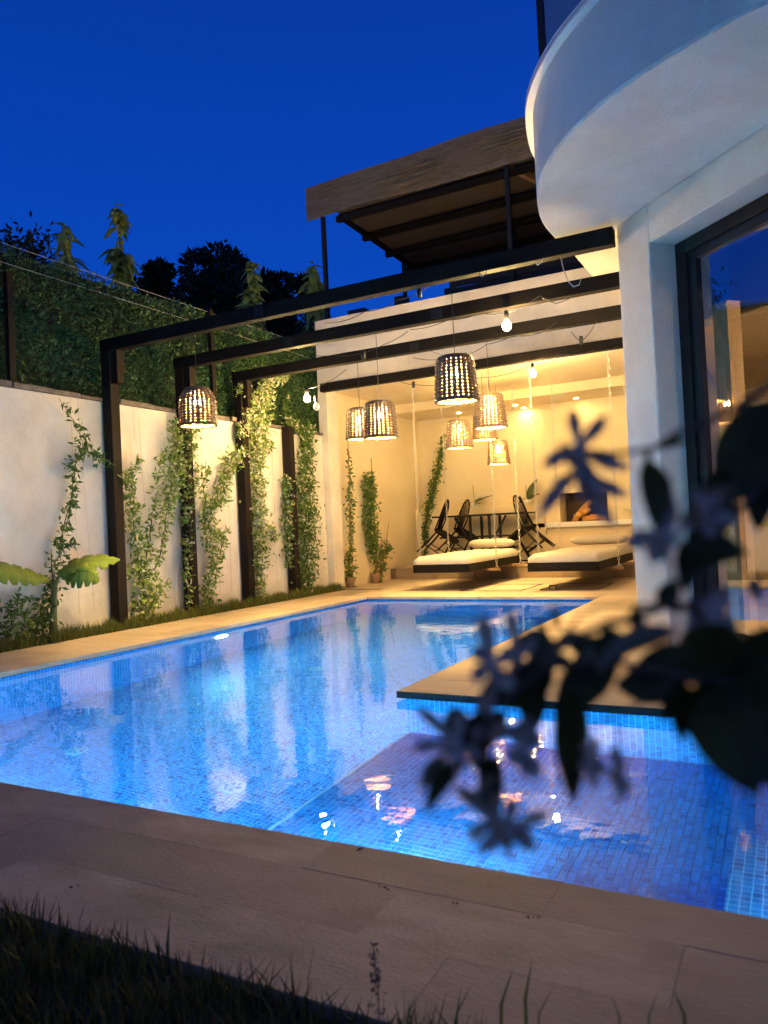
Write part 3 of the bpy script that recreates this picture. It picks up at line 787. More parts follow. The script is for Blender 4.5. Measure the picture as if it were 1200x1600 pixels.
for (px_, py_, dist, rad, h, lab) in ((243, 418, 27, 1.3, 5, 'dark tree with a low rounded crown, leftmost behind the hedge'),
        (305, 392, 29, 2.0, 6, 'tallest dark tree silhouette behind the hedge right of the tall sapling'),
        (362, 398, 28, 1.6, 6, 'dark tree with a pointed top standing behind the middle of the hedge'),
        (412, 425, 27, 1.3, 5, 'dark tree crown right of the hedge trees touching the first pergola beam'),
        (462, 440, 30, 1.4, 5, 'low dark tree behind the leafy sapling near the canopy post'),
        (335, 445, 26, 2.6, 4, 'broad low dark tree filling the gap between the taller ones behind the hedge')):
    p = far(px_, py_, dist); tree(p, rad, h, lab)
for (px_, py_, w, lab) in ((50, 366, .35, 'small dark shrub showing above the left end of the hedge'), (12, 372, .4, 'dark shrub at the far left above the hedge')):
    p = onX(px_, py_, -8.0)
    o = thing('shrub', (p.x, p.y, 0), lab, 'shrub')
    MB().tube([(p.x, p.y, -.1), (p.x, p.y, p.z-.15)], [.03, .01], 5).build('stem', bark, o)
    n = 500; P = np.array(p)+rng.normal(size=(n, 3))*[.12, .2, .16]-[0, 0, .28]; V, F = leaves(P, rng.normal(size=(n, 3)), .09, .04)
    V -= np.array(o.location); link('leaves', array_mesh(V, F), tree_m, o)

# young trees with drooping leaf whorls, each leaf its own part
def big_leaf_mesh(name, L, W, m, droop=.35, fold=.12):
    V = []; F = []; k = 6
    for i in range(k+1):
        t = i/k; w = W/2*math.sin(math.pi*min(1, t*.93+.04))**.8*(1-.3*t) if 0 < i < k else W*.03
        z = -droop*L*t*t; x = L*t*(1-.12*t)
        V += [(x, -w, z+fold*w), (x, 0, z), (x, w, z+fold*w)]
    for i in range(k):
        a = i*3; F += [(a, a+3, a+4, a+1), (a+1, a+4, a+5, a+2)]
    me = bpy.data.meshes.new(name); me.from_pydata(V, [], F); me.materials.append(m)
    me.polygons.foreach_set('use_smooth', [True]*len(me.polygons)); return me
sap_leaf = big_leaf_mesh('sapling_leaf', .23, .10, sapling_m, .6)
def sapling(px_, ytop, ybot, XX, label, tiers):
    top, bot = onX(px_, ytop, XX), onX(px_, ybot, XX)
    o = thing('sapling', (top.x, top.y, 0), label, 'sapling', 'young trees growing behind the hedge')
    MB().tube([(top.x, top.y, -.1), (top.x, top.y, bot.z), (top.x, top.y, top.z-.05)], [.03, .015, .006], 6).build('stem', green_stem, o)
    for (f, nl, sc2) in tiers:
        z = top.z+(bot.z-top.z)*f
        nl = int(nl*1.5)
        for k in range(nl):
            ob = bpy.data.objects.new('leaf', sap_leaf); COL.objects.link(ob); ob.parent = o
            ob.location = (rng.normal()*.02, rng.normal()*.02, z+rng.uniform(-.05, .05))
            ob.rotation_euler = (rng.normal()*.3, rng.uniform(-.5, .9), 2*math.pi*k/nl+rng.uniform(-.3, .3)); s_ = sc2*rng.uniform(.75, 1.15); ob.scale = (s_, s_, s_)
sapling(185, 322, 440, -7.4, 'tallest slender young tree with two drooping leaf whorls against the blue sky', [(.03, 9, .7), (.12, 12, .9), (.25, 10, .85), (.42, 4, .5), (.62, 14, 1.15), (.75, 16, 1.2), (.88, 12, 1.0), (.98, 8, .8)])
sapling(100, 352, 440, -7.4, 'shorter young tree with drooping leaves left of the tall one above the hedge', [(.03, 9, .8), (.2, 9, .85), (.4, 6, .7), (.62, 12, 1.2), (.8, 14, 1.3)])
sapling(392, 408, 560, -7.2, 'pale green leafy young tree in front of the dark trees behind the hedge', [(.03, 8, .8), (.12, 9, 1.), (.24, 10, 1.1), (.36, 11, 1.2), (.48, 12, 1.3), (.62, 12, 1.4), (.76, 12, 1.4)])
sapling(488, 412, 600, -7.2, 'bushy young tree with spreading leaves beside the white patio band', [(.02, 8, .9), (.08, 12, 1.1), (.16, 14, 1.4), (.26, 14, 1.5), (.36, 12, 1.5), (.46, 14, 1.5), (.56, 14, 1.5), (.68, 12, 1.4)])

# ------------------------------------------------------------------ grass
V, F = blades(17000, WX+.02, -5.57, 2.0, 9.2, -.015, .04, .17, .007, .5)
me = array_mesh(V, F); o = link('grass_strip', me, grass_m, kind='stuff'); o['label'] = 'grass growing along the foot of the garden wall'; o['category'] = 'grass'
V, F = blades(34000, -3.4, .6, .15, 1.15, -.025, .03, .115, .0045, .7)
me = array_mesh(V, F); o = link('near_grass', me, shaded_grass_m, kind='stuff'); o['label'] = 'uncut grass in front of the near paving, shade put into its colour'; o['category'] = 'grass'
# a few tall blades standing alone before the paving
for i, (bx, by, tx, ty, lab) in enumerate(((775, 1640, 802, 1512, 'tall bent grass blade standing before the middle of the paving'), (822, 1640, 832, 1496, 'tallest straight grass blade in front of the paving'),
        (826, 1640, 868, 1537, 'thin grass blade curving right beside the tallest one'), (636, 1640, 648, 1556, 'short broad grass blade right of the seed head'),
        (970, 1640, 953, 1548, 'faint grass blade leaning left near the bottom right'), (1010, 1640, 1030, 1545, 'faint grass blade leaning right near the bottom right'),
        (1075, 1640, 1051, 1543, 'rightmost grass blade leaning left before the paving'), (700, 1640, 738, 1535, 'looping grass blade left of the tall blades'))):
    a = onY(bx, by, 1.02); b = onY(tx, ty, 1.04); d = b-a
    s_ = R_*.0028*(.5 if 'thin' in lab or 'faint' in lab or 'loop' in lab else 1)
    c = a.lerp(b, .55)+R_*.006*(1 if tx > bx else -1)*-1
    base = Vector((a.x, a.y, -.025)); tag(MB().add([base-s_, base+s_, c+s_*.9, c-s_*.9, b], [(0, 1, 2, 3), (3, 2, 4)]).build('grass_blade', grass_m), lab, 'grass blade', 'single grass blades')
sh = thing('seed_head', onY(592, 1640, 1.03), 'feathery dry grass seed head rising in front of the paving', 'grass')
a = onY(592, 1640, 1.03); b = onY(583, 1478, 1.05)
MB().tube([Vector((a.x, a.y, -.025)), a.lerp(b, .6)+R_*.004, b], [.0012, .0009, .0005], 4).build('stalk', green_stem, sh)
n = 90; tt = rng.uniform(.35, 1, n)[:, None]; P = np.array(a)*(1-tt)+np.array(b)*tt+rng.normal(size=(n, 3))*.009*(1.25-tt)
V, F = leaves(P, rng.normal(size=(n, 3))+[0, 0, .4], .010, .0035); V -= np.array(sh.location); link('seeds', array_mesh(V, F), bark, sh, kind='stuff')

# ------------------------------------------------------------------ climbing plants on the wall
def climber(name, label, paths, m=leaf_m, fl=0.3, XX=-5.72, stake=None, lsz=(.045, .080), dens=1.0, group='climbing plants along the wall', cat='plant', base=None, onplane='X'):
    """paths: list of [(px, py, half width m)...] measured on the wall plane, from the ground up"""
    conv = (lambda x, y: onX(x, y, XX)) if onplane == 'X' else (lambda x, y: onY(x, y, XX))
    b = conv(*paths[0][0][:2]); b = Vector((b.x, b.y, 0))
    o = thing(name, b, label, cat, group)
    st = MB(); P = []; FL = []
    for pi, path in enumerate(paths):
        pts = [conv(x, y) for x, y, w in path]; ws = [w for _, _, w in path]
        if pi == 0: pts[0].z = min(pts[0].z, -.01)
        fine = []
        for i in range(len(pts)-1):
            seg = (pts[i+1]-pts[i]).length; k = max(2, int(seg/.06))
            for j in range(k):
                t = j/k; q = pts[i].lerp(pts[i+1], t); w = ws[i]*(1-t)+ws[i+1]*t
                q = q+Vector((rng.normal()*.006, rng.normal()*.012, rng.normal()*.008)); fine.append(q)
                nn = int(max(1, (w*360+4.0)*dens*seg/k/.06)) if w > 0 else 0
                for _ in range(nn):
                    off = rng.normal(size=3)*[min(.06, .3*w+.012), w*.5, w*.45]
                    p = np.array(q)+off; P.append(p)
                    if rng.random() < fl*.75: FL.append(p+rng.normal(size=3)*[.01, .02, .02]+[.025, 0, 0])
        fine.append(pts[-1])
        st.tube(fine, [.007-.005*i/len(fine) for i in range(len(fine))], 5)
        # side shoots
        for i in range(3, len(fine)-2, 5):
            w = ws[min(len(ws)-1, int(i/len(fine)*len(ws)))]
            if w > .03:
                q = fine[i]; e_ = q+Vector((rng.uniform(0, .04), rng.choice([-1, 1])*w*rng.uniform(.7, 1.5), rng.uniform(-.02, .12)))
                st.tube([q, q.lerp(e_, .5)+Vector((0, 0, .02)), e_], [.003, .0025, .0015], 4)
                for t in (.3, .5, .7, .85, 1): P += [np.array(q.lerp(e_, t))+rng.normal(size=3)*.012 for _ in range(3)]
    P = np.array(P); P[:, 0] = np.maximum(P[:, 0], (-5.79 if onplane == 'X' else -9)); n = len(P)
    D = rng.normal(size=(n, 3)); D[:, 2] -= .25; D[:, 0] += .4
    V, F = leaves(P, D, rng.uniform(*lsz, n), rng.uniform(.020, .034, n)); V -= np.array(o.location)
    st.build('stem', bark, o, smooth=True)
    link('foliage', array_mesh(V, F), m, o, kind='stuff')
    if FL:
        FL = np.array(FL); k = 5; n = len(FL); Q = np.repeat(FL, k, 0)
        ax = unit(rng.normal(size=(n, 3))+[1, 0, 0]); t1 = unit(np.cross(ax, rng.normal(size=(n, 3)))); t2 = np.cross(ax, t1)
        an = np.tile(np.arange(k)*2*np.pi/k, n)[:, None]; D = np.repeat(t1, k, 0)*np.cos(an)+np.repeat(t2, k, 0)*np.sin(an)
        V, F = leaves(Q, D, .021, .015, .05); V -= np.array(o.location); link('blossom', array_mesh(V, F), flower_m, o, kind='stuff')
    if stake:
        a, b2 = conv(*stake[0]), conv(*stake[1]); MB().tube([(a.x+.02, a.y, 0), (b2.x+.02, b2.y, b2.z)], .007, 6).build('stake', pine, o)
    return o
G = 'climbing jasmines on the garden wall'
climber('jasmine', 'thin straggling jasmine climbing up left of the first pergola post', [[(62, 1005, .05), (80, 930, .09), (88, 880, .06), (100, 830, .05), (110, 780, .045), (118, 735, .05), (130, 695, .07), (122, 668, .03), (105, 640, .02), (92, 622, .03)], [(130, 700, .05), (150, 712, .05), (178, 727, .02)], [(95, 850, .03), (125, 850, .02)]], fl=.08, dens=.55, group=G)
climber('jasmine', 'low dark bush at the left end of the garden wall bed', [[(10, 1030, .12), (20, 960, .14), (40, 930, .05)], [(55, 1010, .05), (62, 950, .08), (75, 930, .03)]], fl=.02, dens=.6, group=G, lsz=(.05, .09))
climber('jasmine', 'pale green flowering jasmine between the first and second pergola posts', [[(222, 985, .16), (225, 930, .18), (215, 870, .06), (205, 800, .09), (200, 750, .08), (222, 712, .02)], [(232, 940, .12), (262, 905, .02)], [(225, 900, .04), (235, 830, .025), (245, 760, .03), (252, 700, .03)], [(240, 900, .02), (252, 860, .03), (262, 800, .08), (272, 740, .08), (275, 690, .09), (272, 650, .05)]], m=leaf_young, fl=.35, dens=.7, group=G)
climber('jasmine', 'tangled jasmine climbing around the second pergola post', [[(292, 975, .02), (294, 850, .04), (290, 790, .05), (286, 740, .10), (290, 690, .12), (300, 660, .10), (315, 640, .03)], [(290, 845, .05), (305, 850, .02)], [(290, 800, .04), (310, 720, .03)]], m=leaf_young, fl=.25, dens=.6, group=G)
climber('jasmine', 'jasmine rising diagonally between the second and third pergola posts', [[(330, 960, .10), (325, 930, .13), (335, 880, .06), (328, 830, .13), (322, 800, .05), (345, 780, .11), (352, 740, .09), (365, 715, .11), (378, 700, .06)], [(322, 820, .03), (318, 760, .03), (322, 720, .03)], [(345, 870, .03), (352, 820, .03)]], m=leaf_young, fl=.35, dens=.75, group=G)
climber('jasmine', 'tall dense flowering jasmine swallowing the third pergola post', [[(402, 945, .04), (404, 880, .13), (402, 830, .14), (402, 780, .11), (398, 730, .12), (402, 690, .14), (405, 650, .17), (408, 620, .17), (420, 595, .07), (452, 588, .02)], [(420, 830, .09), (435, 845, .02)], [(408, 690, .1), (430, 700, .02)], [(375, 680, .06), (385, 640, .09), (372, 600, .05)]], m=leaf_young, fl=.7, dens=1.15, group=G)
climber('jasmine', 'thick bushy jasmine column in front of the fourth pergola post', [[(478, 930, .14), (478, 880, .22), (478, 820, .22), (476, 760, .18), (478, 720, .13), (480, 690, .10), (482, 660, .10)], [(450, 880, .05), (448, 740, .06)], [(480, 690, .05), (462, 665, .08), (445, 655, .05)]], fl=.25, dens=1.2, group=G)
climber('jasmine', 'wispy jasmine around the top of the garden wall below the string bulb', [[(455, 668, .05), (440, 640, .06), (445, 615, .05)]], fl=.1, dens=.5, group=G, XX=-5.85)
G2 = 'staked climbing plants on the patio side wall'
def pot(o_, x, y):
    MB().lathe([(0, 0), (.055, 0), (.075, .13), (.08, .15), (.068, .15), (.06, .12), (0, .12)], (x, y, 0.001), 14).build('pot', ceramic, o_, smooth=True)
c = climber('climbing_plant', 'slim staked climber nearest the white pier, leafy at its foot', [[(548, 918, .03), (545, 895, .10), (544, 870, .10), (548, 850, .03), (547, 810, .06), (546, 780, .06), (545, 740, .025), (544, 700, .015)]], fl=.0, dens=.75, group=G2, XX=-5.70, stake=((550, 915), (541, 664)))
pot(c, c.location.x, c.location.y)
c = climber('climbing_plant', 'dense dark climber column in the middle of the patio side wall', [[(587, 905, .0), (587, 880, .02), (582, 850, .12), (578, 820, .13), (578, 790, .12), (576, 760, .15), (578, 738, .07)]], fl=.0, dens=1.3, group=G2, XX=-5.70, stake=((588, 905), (578, 716)))
pot(c, c.location.x, c.location.y)
c = climber('climbing_plant', 'short leafy climber on a low stake beside the dense one', [[(592, 903, .02), (598, 880, .06), (602, 860, .10), (603, 845, .08)]], fl=.0, dens=.9, group=G2, XX=-5.66, stake=((593, 905), (606, 816)))
climber('climbing_plant', 'leaning climber in the back corner of the patio behind the chairs', [[(662, 858, .05), (665, 830, .05), (668, 800, .08), (676, 765, .10), (684, 730, .08), (690, 700, .05), (694, 676, .03)]], fl=.0, dens=1.2, group=G2, XX=12.0, onplane='Y')

# banana plant
bp_ = thing('banana_plant', onX(83, 990, -5.66), 'young banana plant with two broad leaves at the foot of the garden wall', 'plant')
A = lambda x, y, dx=0.0: onX(x, y, -5.66+dx)
MB().tube([A(83, 992), A(84, 950), A(86, 915), A(92, 900)], [.035, .028, .02, .012], 10).build('stem', green_stem, bp_, smooth=True)
MB().tube([A(85, 920), A(80, 880), A(80, 858)], [.008, .005, .003], 6).build('rolled_leaf', bark, bp_)
def blade_leaf(mid, up, dn, name):
    """a broad leaf: midrib points with an upper and a lower margin point each"""
    def dense(P, q=6):
        o_ = []
        for i in range(len(P)-1):
            for j in range(q):
                p0, p1, p2, p3 = P[max(i-1, 0)], P[i], P[i+1], P[min(i+2, len(P)-1)]; t = j/q
                o_.append(.5*((2*p1)+(p2-p0)*t+(2*p0-5*p1+4*p2-p3)*t*t+(3*p1-p0-3*p2+p3)*t**3))
        return o_+[P[-1]]
    mid, up, dn = dense(mid), dense(up), dense(dn)
    for i in range(2, len(mid)-2):
        up[i] = mid[i].lerp(up[i], 1.12 if i % 5 else .80)+Vector((.006 if i % 2 else -.006, 0, 0)); dn[i] = mid[i].lerp(dn[i], 1.15 if i % 4 else .68)+Vector((.008 if i % 2 else -.008, 0, 0))
    m = MB(); k = len(mid); V = []
    for a_, b_, c_ in zip(up, mid, dn): V += [a_, b_, c_]
    F = []
    for i in range(k-1):
        a_ = i*3; F += [(a_, a_+1, a_+4, a_+3), (a_+1, a_+2, a_+5, a_+4)]
    m.add(V, F); ob = m.build(name, banana_m, bp_, smooth=True)
    s_ = ob.modifiers.new('solid', 'SOLIDIFY'); s_.thickness = .002
    MB().tube(mid, [.006*(1-.8*i/len(mid)) for i in range(len(mid))], 5).build('midrib', green_stem, ob, smooth=True)
blade_leaf([A(92,900,.0), A(110,888,.10), A(135,878,.18), A(160,874,.22), A(187,874,.20)],
           [A(91,896,.0), A(108,878,.04), A(134,869,.10), A(162,867,.16), A(187,873,.20)],
           [A(94,903,.02), A(112,895,.18), A(137,885,.26), A(162,888,.28), A(188,875,.21)], 'leaf')
blade_leaf([A(94,900,.0), A(108,898,.12), A(124,892,.24), A(142,895,.32), A(155,908,.34)],
           [A(94,897,.0), A(112,886,.10), A(130,880,.22), A(148,887,.30), A(156,904,.34)],
           [A(96,902,.02), A(105,911,.14), A(118,916,.26), A(136,914,.34), A(152,912,.36)], 'leaf')
blade_leaf([A(78,908,.0), A(55,905,.12), A(30,896,.22), A(5,888,.30), A(-30,880,.3)],
           [A(78,905,.0), A(52,893,.06), A(28,885,.14), A(3,879,.22), A(-30,876,.3)],
           [A(77,910,.02), A(55,914,.18), A(30,912,.30), A(5,909,.36), A(-30,890,.32)], 'leaf')

# ------------------------------------------------------------------ pendant lamps: woven wicker shades
def pendant_proto(kind):
    o = bpy.data.objects.new('pendant_lamp', None)
    H = .32
    if kind == 'dome': prof = lambda t: .162-.006*t-.055*max(0, (t-.62)/.38)**2.2
    elif kind == 'drum': prof = lambda t: .158-.022*t-.010*max(0, (t-.8)/.2)**2
    else: prof = lambda t: .160-.034*t
    nr, nw = 24, 13
    wm = wicker if kind != 'pale' else wicker_lt
    m = MB()
    for k in range(nr):                                    # flat upright stakes
        a = 2*math.pi*k/nr; wd = (.030 if k % 2 else .026)/2
        P = []
        for i in range(9):
            t = i/8; r = prof(t)+.006
            for s_ in (-1, 1): P.append(((r)*math.cos(a)-s_*wd*math.sin(a), r*math.sin(a)+s_*wd*math.cos(a), t*H))
        F = [(2*i, 2*i+1, 2*i+3, 2*i+2) for i in range(8)]; m.add(P, F); m.add([(p[0]*.93, p[1]*.93, p[2]) for p in P], [f_[::-1] for f_ in F])
    ribs = m
    m = MB()
    for j in range(nw):                                    # weavers running in and out of the stakes
        t = (j+.5)/nw
        pts = []; ns = nr*2
        for k in range(ns+1):
            a = 2*math.pi*k/ns; r = prof(t)+(.0055 if (k//2+j) % 2 else -.0055)*(1 if k % 2 == 0 else 0)
            pts.append((r*math.cos(a), r*math.sin(a), t*H+.002*math.sin(k*1.7+j)))
        m.tube(pts, .0098, 6, caps=False)
    weave = m
    def mk(mb, name, mt, sm=False):
        me = bpy.data.meshes.new(name); me.from_pydata(mb.v, [], mb.f); me.materials.append(mt)
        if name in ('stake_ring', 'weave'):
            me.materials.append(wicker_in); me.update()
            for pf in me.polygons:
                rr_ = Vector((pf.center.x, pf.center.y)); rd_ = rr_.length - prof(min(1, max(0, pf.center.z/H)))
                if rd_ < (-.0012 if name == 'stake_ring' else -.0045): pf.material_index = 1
        if sm: me.polygons.foreach_set('use_smooth', [True]*len(me.polygons))
        c = bpy.data.objects.new(name, me); c.parent = o; return c
    parts = [mk(ribs, 'stake_ring', wm), mk(weave, 'weave', wm, True)]
    for c_, kd in zip(parts, ('stuff', 'stuff')): c_['kind'] = kd
    rim = MB(); rim2 = MB()
    for (tt, rr, rb) in ((0, .010, rim), (1, .009, rim2)):
        rb.tube([(prof(tt)*math.cos(2*math.pi*k/40), prof(tt)*math.sin(2*math.pi*k/40), tt*H+.003*math.sin(k*2.5)) for k in range(41)], rr, 6, caps=False)
    parts.append(mk(rim, 'rim', wm, True)); parts.append(mk(rim2, 'rim', wm, True))
    m = MB()                                               # woven crown, mostly closed
    for k in range(nr):
        a = 2*math.pi*k/nr; r1 = prof(1); m.tube([(r1*math.cos(a), r1*math.sin(a), H), (.02*math.cos(a), .02*math.sin(a), H+.02)], .007, 4)
    for r_ in (.04, .07, .10): m.tube([(r_*math.cos(2*math.pi*k/24), r_*math.sin(2*math.pi*k/24), H+.012) for k in range(25)], .008, 4, caps=False)
    parts.append(mk(m, 'crown_weave', wm))
    parts.append(mk(MB().tube([(0, 0, H+.03), (0, 0, H-.06)], .018, 10), 'bulb_holder', cable, True))
    prof_b = [(.001, .0), (.016, .004), (.027, .018), (.030, .034), (.025, .052), (.014, .072), (.013, .085)]
    parts.append(mk(MB().lathe(prof_b, (0, 0, H-.145), 10), 'bulb', bulb_hot, True))
    return o, parts
PL = [('dome', onY(310, 665, BY[1]), BY[1], 'dome-topped wicker pendant lamp hanging alone at the left over the jasmine wall', 2.67),
      ('drum', onY(714, 627, BY[1]), BY[1], 'largest dark wicker pendant lamp hanging from the first beam in the centre', 2.67),
      ('drum', onY(595, 684, BY[2]), BY[2], 'front lamp of the overlapping wicker pair left of the patio', 2.67),
      ('drum', onY(564, 686, BY[3]), BY[3], 'rear lamp of the overlapping wicker pair left of the patio', 2.67),
      ('pale', onY(767, 668, BY[3]), BY[3], 'grey-brown wicker pendant lamp with a tapered shade right of the largest lamp', 2.67),
      ('pale', Vector((-3.50, 8.58, 1.77)), 8.58, 'wicker pendant lamp below and behind the largest lamp, over the swing bed', 2.84),
      ('pale', Vector((-3.57, 9.64, 1.96)), 9.64, 'golden wicker pendant lamp half hidden behind the grey-brown one', 2.85),
      ('pale', Vector((-3.71, 10.56, 1.69)), 10.56, 'lowest and farthest golden wicker pendant lamp above the dining table', 2.85)]
protos = {}
for kind, p, y, lab, top in PL:
    o = bpy.data.objects.new('pendant_lamp', None); COL.objects.link(o); o.location = p
    if kind not in protos: protos[kind] = pendant_proto(kind)[1]
    for c_ in protos[kind]:
        d = c_.copy(); COL.objects.link(d); d.parent = o
    sc2 = 1.0; tag(o, lab, 'lamp', 'wicker pendant lamps')
    o.rotation_euler = (0, 0, rng.uniform(0, 6))
    ztop = 2.67 if top < 2.7 else 2.85
    MB().tube([(0, 0, .345), (0, 0, ztop-p.z)], .0028, 5).build('cord', cable).parent = o
for kind in protos:
    for c_ in protos[kind]: bpy.data.objects.remove(c_)
# the lamp over open air between beams 3 and 4 hangs from a thin steel wire between them
o = MB().tube([(-3.50, BY[3], 2.80), (-3.50, 8.58, 2.83), (-3.50, BY[4], 2.90)], .003, 4).build('carrier_wire', cable); tag(o, 'thin dark wire between the last two beams carrying a pendant lamp', 'wire')

# ------------------------------------------------------------------ string lights
def string_light(label, pts, bulbs):
    """pts: cable points; bulbs: (point, lit)"""
    o = thing('string_light', pts[0], label, 'string lights', 'strings of bulbs on the pergola')
    f_ = []
    for i in range(len(pts)-1): f_ += catenary(pts[i], pts[i+1], (pts[i+1]-pts[i]).length*.05, 5)[:-1]
    f_.append(pts[-1])
    MB().tube(f_, .0035, 5).build('cable', cable, o, smooth=True)
    for (p, st_) in bulbs:
        s_ = MB().lathe([(0, .03), (.016, .03), (.021, .0), (.019, -.045), (.013, -.05)], p, 10).build('socket', cable, o, smooth=True)
        if st_ != 'none':
            prof = [(.013, -.05), (.017, -.060), (.033, -.082), (.037, -.104), (.029, -.128), (.011, -.140), (0.0005, -.142)]
            MB().lathe(prof, p, 12).build('bulb', bulb_str if st_ == 'lit' else dull_glass, s_, smooth=True)
q = lambda x, y, k: onY(x, y, k if isinstance(k, float) else BY[k]-.06)
string_light('string of lights on the second beam with the highest lit bulb', [q(640,515,2), q(700,500,2), q(752,489,2), q(790,489,2), q(812,480,2), q(843,462,2), q(868,474,2), q(892,465,2)], [(q(791,491,2), 'lit')])
string_light('string of lights across the patio opening with one lit bulb', [onY(625,596,9.0), onY(646,601,9.0), onY(745,591,9.0), onY(832,571,9.0), onY(872,554,9.0), onY(925,548,9.0), onY(965,542,9.0)], [(onY(646,600,9.0), 'none'), (onY(832,571,9.0), 'lit')])
string_light('string of lights under the left end of the third beam, bulb glowing by the hedge', [q(448,600,3), q(480,607,3), q(505,600,3), q(541,577,3)], [(q(479,609,3), 'lit'), (q(494,622,3)+Vector((0,0,.0)), 'off')])
string_light('dark cable with an empty socket drooping between the hedge and the second beam', [q(480,553,2), q(520,555,2), q(567,551,2), q(600,538,2), q(638,517,2)], [(q(568,553,2), 'none')])
string_light('dark cable with an empty socket near the largest pendant lamp', [q(646,559,3), q(690,561,3), q(726,556,3), q(760,538,3), q(800,525,3), q(845,520,3), q(870,502,3)], [(q(728,556,3), 'none')])
string_light('short cable loop with an empty socket hanging at the right end of the third beam', [q(893,518,3), q(902,530,3), q(912,530,3), q(924,516,3), q(932,500,3)], [(q(908,530,3), 'none')])
string_light('dark cable with a socket running up from the hedge to the first beam', [onY(508,505,5.9), onY(570,487,5.7), onY(622,468,5.5), onY(655,455,5.35), onY(680,438,5.22)], [(onY(655,455,5.35), 'none')])
o = MB().tube([q(876,401,1), q(880,420,1), q(888,440,1), q(896,448,1), q(905,445,1), q(908,436,1)], .0045, 5).build('hanging_cable', cable_w, smooth=True); tag(o, 'white cable looping down from the first beam beside the house', 'cable')
for (x, y, k) in ((756, 425, 1), (843, 407, 1)):
    o = MB().tube([q(x-8, y+3, k), q(x-3, y+7, k), q(x+4, y+2, k), q(x+6, y-4, k)], .004, 5).build('cable_clip', cable_w, smooth=True)
    tag(o, 'small loop of cable under the first beam %s' % ('nearer the centre' if x < 800 else 'nearer the balcony'), 'cable')

# ------------------------------------------------------------------ swing beds on chains
def chain(a, b, parent):
    a, b = Vector(a), Vector(b); L = (a-b).length; n = int(L/.05); m = MB()
    for i in range(n):
        c = a.lerp(b, (i+.5)/n); ax = Vector((1,0,0)) if i % 2 else Vector((0,1,0))
        pts = [c+ax*.013*math.cos(t*math.pi/4)+Vector((0,0,1))*.032*math.sin(t*math.pi/4) for t in range(9)]
        m.tube(pts, .0045, 4, caps=False)
    ch = m.build('chain', steel, parent)
    MB().lathe([(0, 0), (.02, 0), (.02, -.006), (.006, -.01), (.006, -.03), (0, -.03)], a+Vector((0,0,.005)), 8).build('ceiling_hook', steel, ch)
    pts = [b+Vector((.016*math.cos(t*math.pi/4), 0, -.02+.022*math.sin(t*math.pi/4))) for t in range(9)]
    MB().tube(pts, .005, 5, caps=False).build('ring', steel, ch)
def swing_bed(x0, x1, y0, y1, z, chx, chy, label, group):
    o = thing('swing_bed', ((x0+x1)/2, (y0+y1)/2, z), label, 'swing bed', group)
    for (a, b, c, d) in ((x0, x1, y0, y0+.04), (x0, x1, y1-.04, y1), (x0, x0+.04, y0+.041, y1-.041), (x1-.04, x1, y0+.041, y1-.041)):
        MB().box(a, b, c, d, z, z+.105).build('frame_board', wood_dark, o, bevel=.004)
    MB().box(x0+.041, x1-.041, y0+.041, y1-.041, z+.02, z+.05).build('platform', wood_dark, o)
    for y in chy:
        MB().box(chx[0]-.03, chx[1]+.05, y-.018, y+.018, z-.028, z-.002).build('carrier_bar', pine, o)
    # mattress with a soft crumpled edge
    n = 14; m = MB(); w, l = x1-x0-.01, y1-y0-.02; pts = []
    def surf(u, v, side):
        e = min(u, 1-u, v, 1-v); zz = z+.11+(.105*min(1, (e/.05)))**1.0 if side else 0
        return zz
    V = []; F = []
    for i in range(n+1):
        for j in range(n*2+1):
            u = i/n; v = j/(2*n); ex = min(1, min(u, 1-u)/.09+.0); ey = min(1, min(v, 1-v)/.045)
            hh = .11*min(1, (.50+.5*min(ex, ey)**.5)) + .006*math.sin(u*19+v*31)*math.sin(v*23)
            V.append((x0+.005+w*u, y0+.01+l*v, z+.107+hh))
    for i in range(n):
        for j in range(2*n):
            a = i*(2*n+1)+j; F.append((a, a+2*n+1, a+2*n+2, a+1))
    m.add(V, F)
    # skirt
    ed = [(i, 0) for i in range(n+1)]+[(n, j) for j in range(1, 2*n+1)]+[(i, 2*n) for i in range(n-1, -1, -1)]+[(0, j) for j in range(2*n-1, 0, -1)]
    base = len(m.v)
    for k, (i, j) in enumerate(ed):
        p = m.v[i*(2*n+1)+j]; m.v.append((p[0]+.004*math.sin(k*2.3), p[1]+.004*math.sin(k*1.9), z+.106))
    for k in range(len(ed)):
        a = ed[k][0]*(2*n+1)+ed[k][1]; k2 = (k+1) % len(ed); b = ed[k2][0]*(2*n+1)+ed[k2][1]
        m.f.append((a, base+k, base+k2, b))
    m.build('mattress', cushion, o, smooth=True)
    for cx in chx:
        for cy in chy: chain((cx, cy, 2.845), (cx, cy, z+.03), o)
    pc = ((x0+x1)/2, y1-.16, z+.30); pts = []
    pil = MB(); k = 12
    for i in range(k+1):
        for j in range(9):
            u = i/k*2-1; a = 2*math.pi*j/8; r = .075*(1-abs(u)**6*.6)
            pil.v.append((pc[0]+u*(x1-x0)*.46, pc[1]+r*1.15*math.cos(a), pc[2]+r*.9*math.sin(a)))
    for i in range(k):
        for j in range(8): a_ = i*9+j; pil.f.append((a_, a_+1, a_+10, a_+9))
    pil.f += [tuple(range(8))[::-1], tuple(k*9+j for j in range(8))]
    po = pil.build('bolster', cushion, smooth=True)
    return o, po
GB = 'beds hanging on chains in front of the patio'
o1, b1 = swing_bed(-4.40, -3.62, 8.97, 11.05, .235, (-4.62, -3.50), (9.67, 10.68), 'hanging bed with wrinkled cream mattress on the left, before the dining table', GB)
tag(b1, 'cream bolster lying at the far end of the left swing bed', 'bolster', 'bolsters on the swing beds')
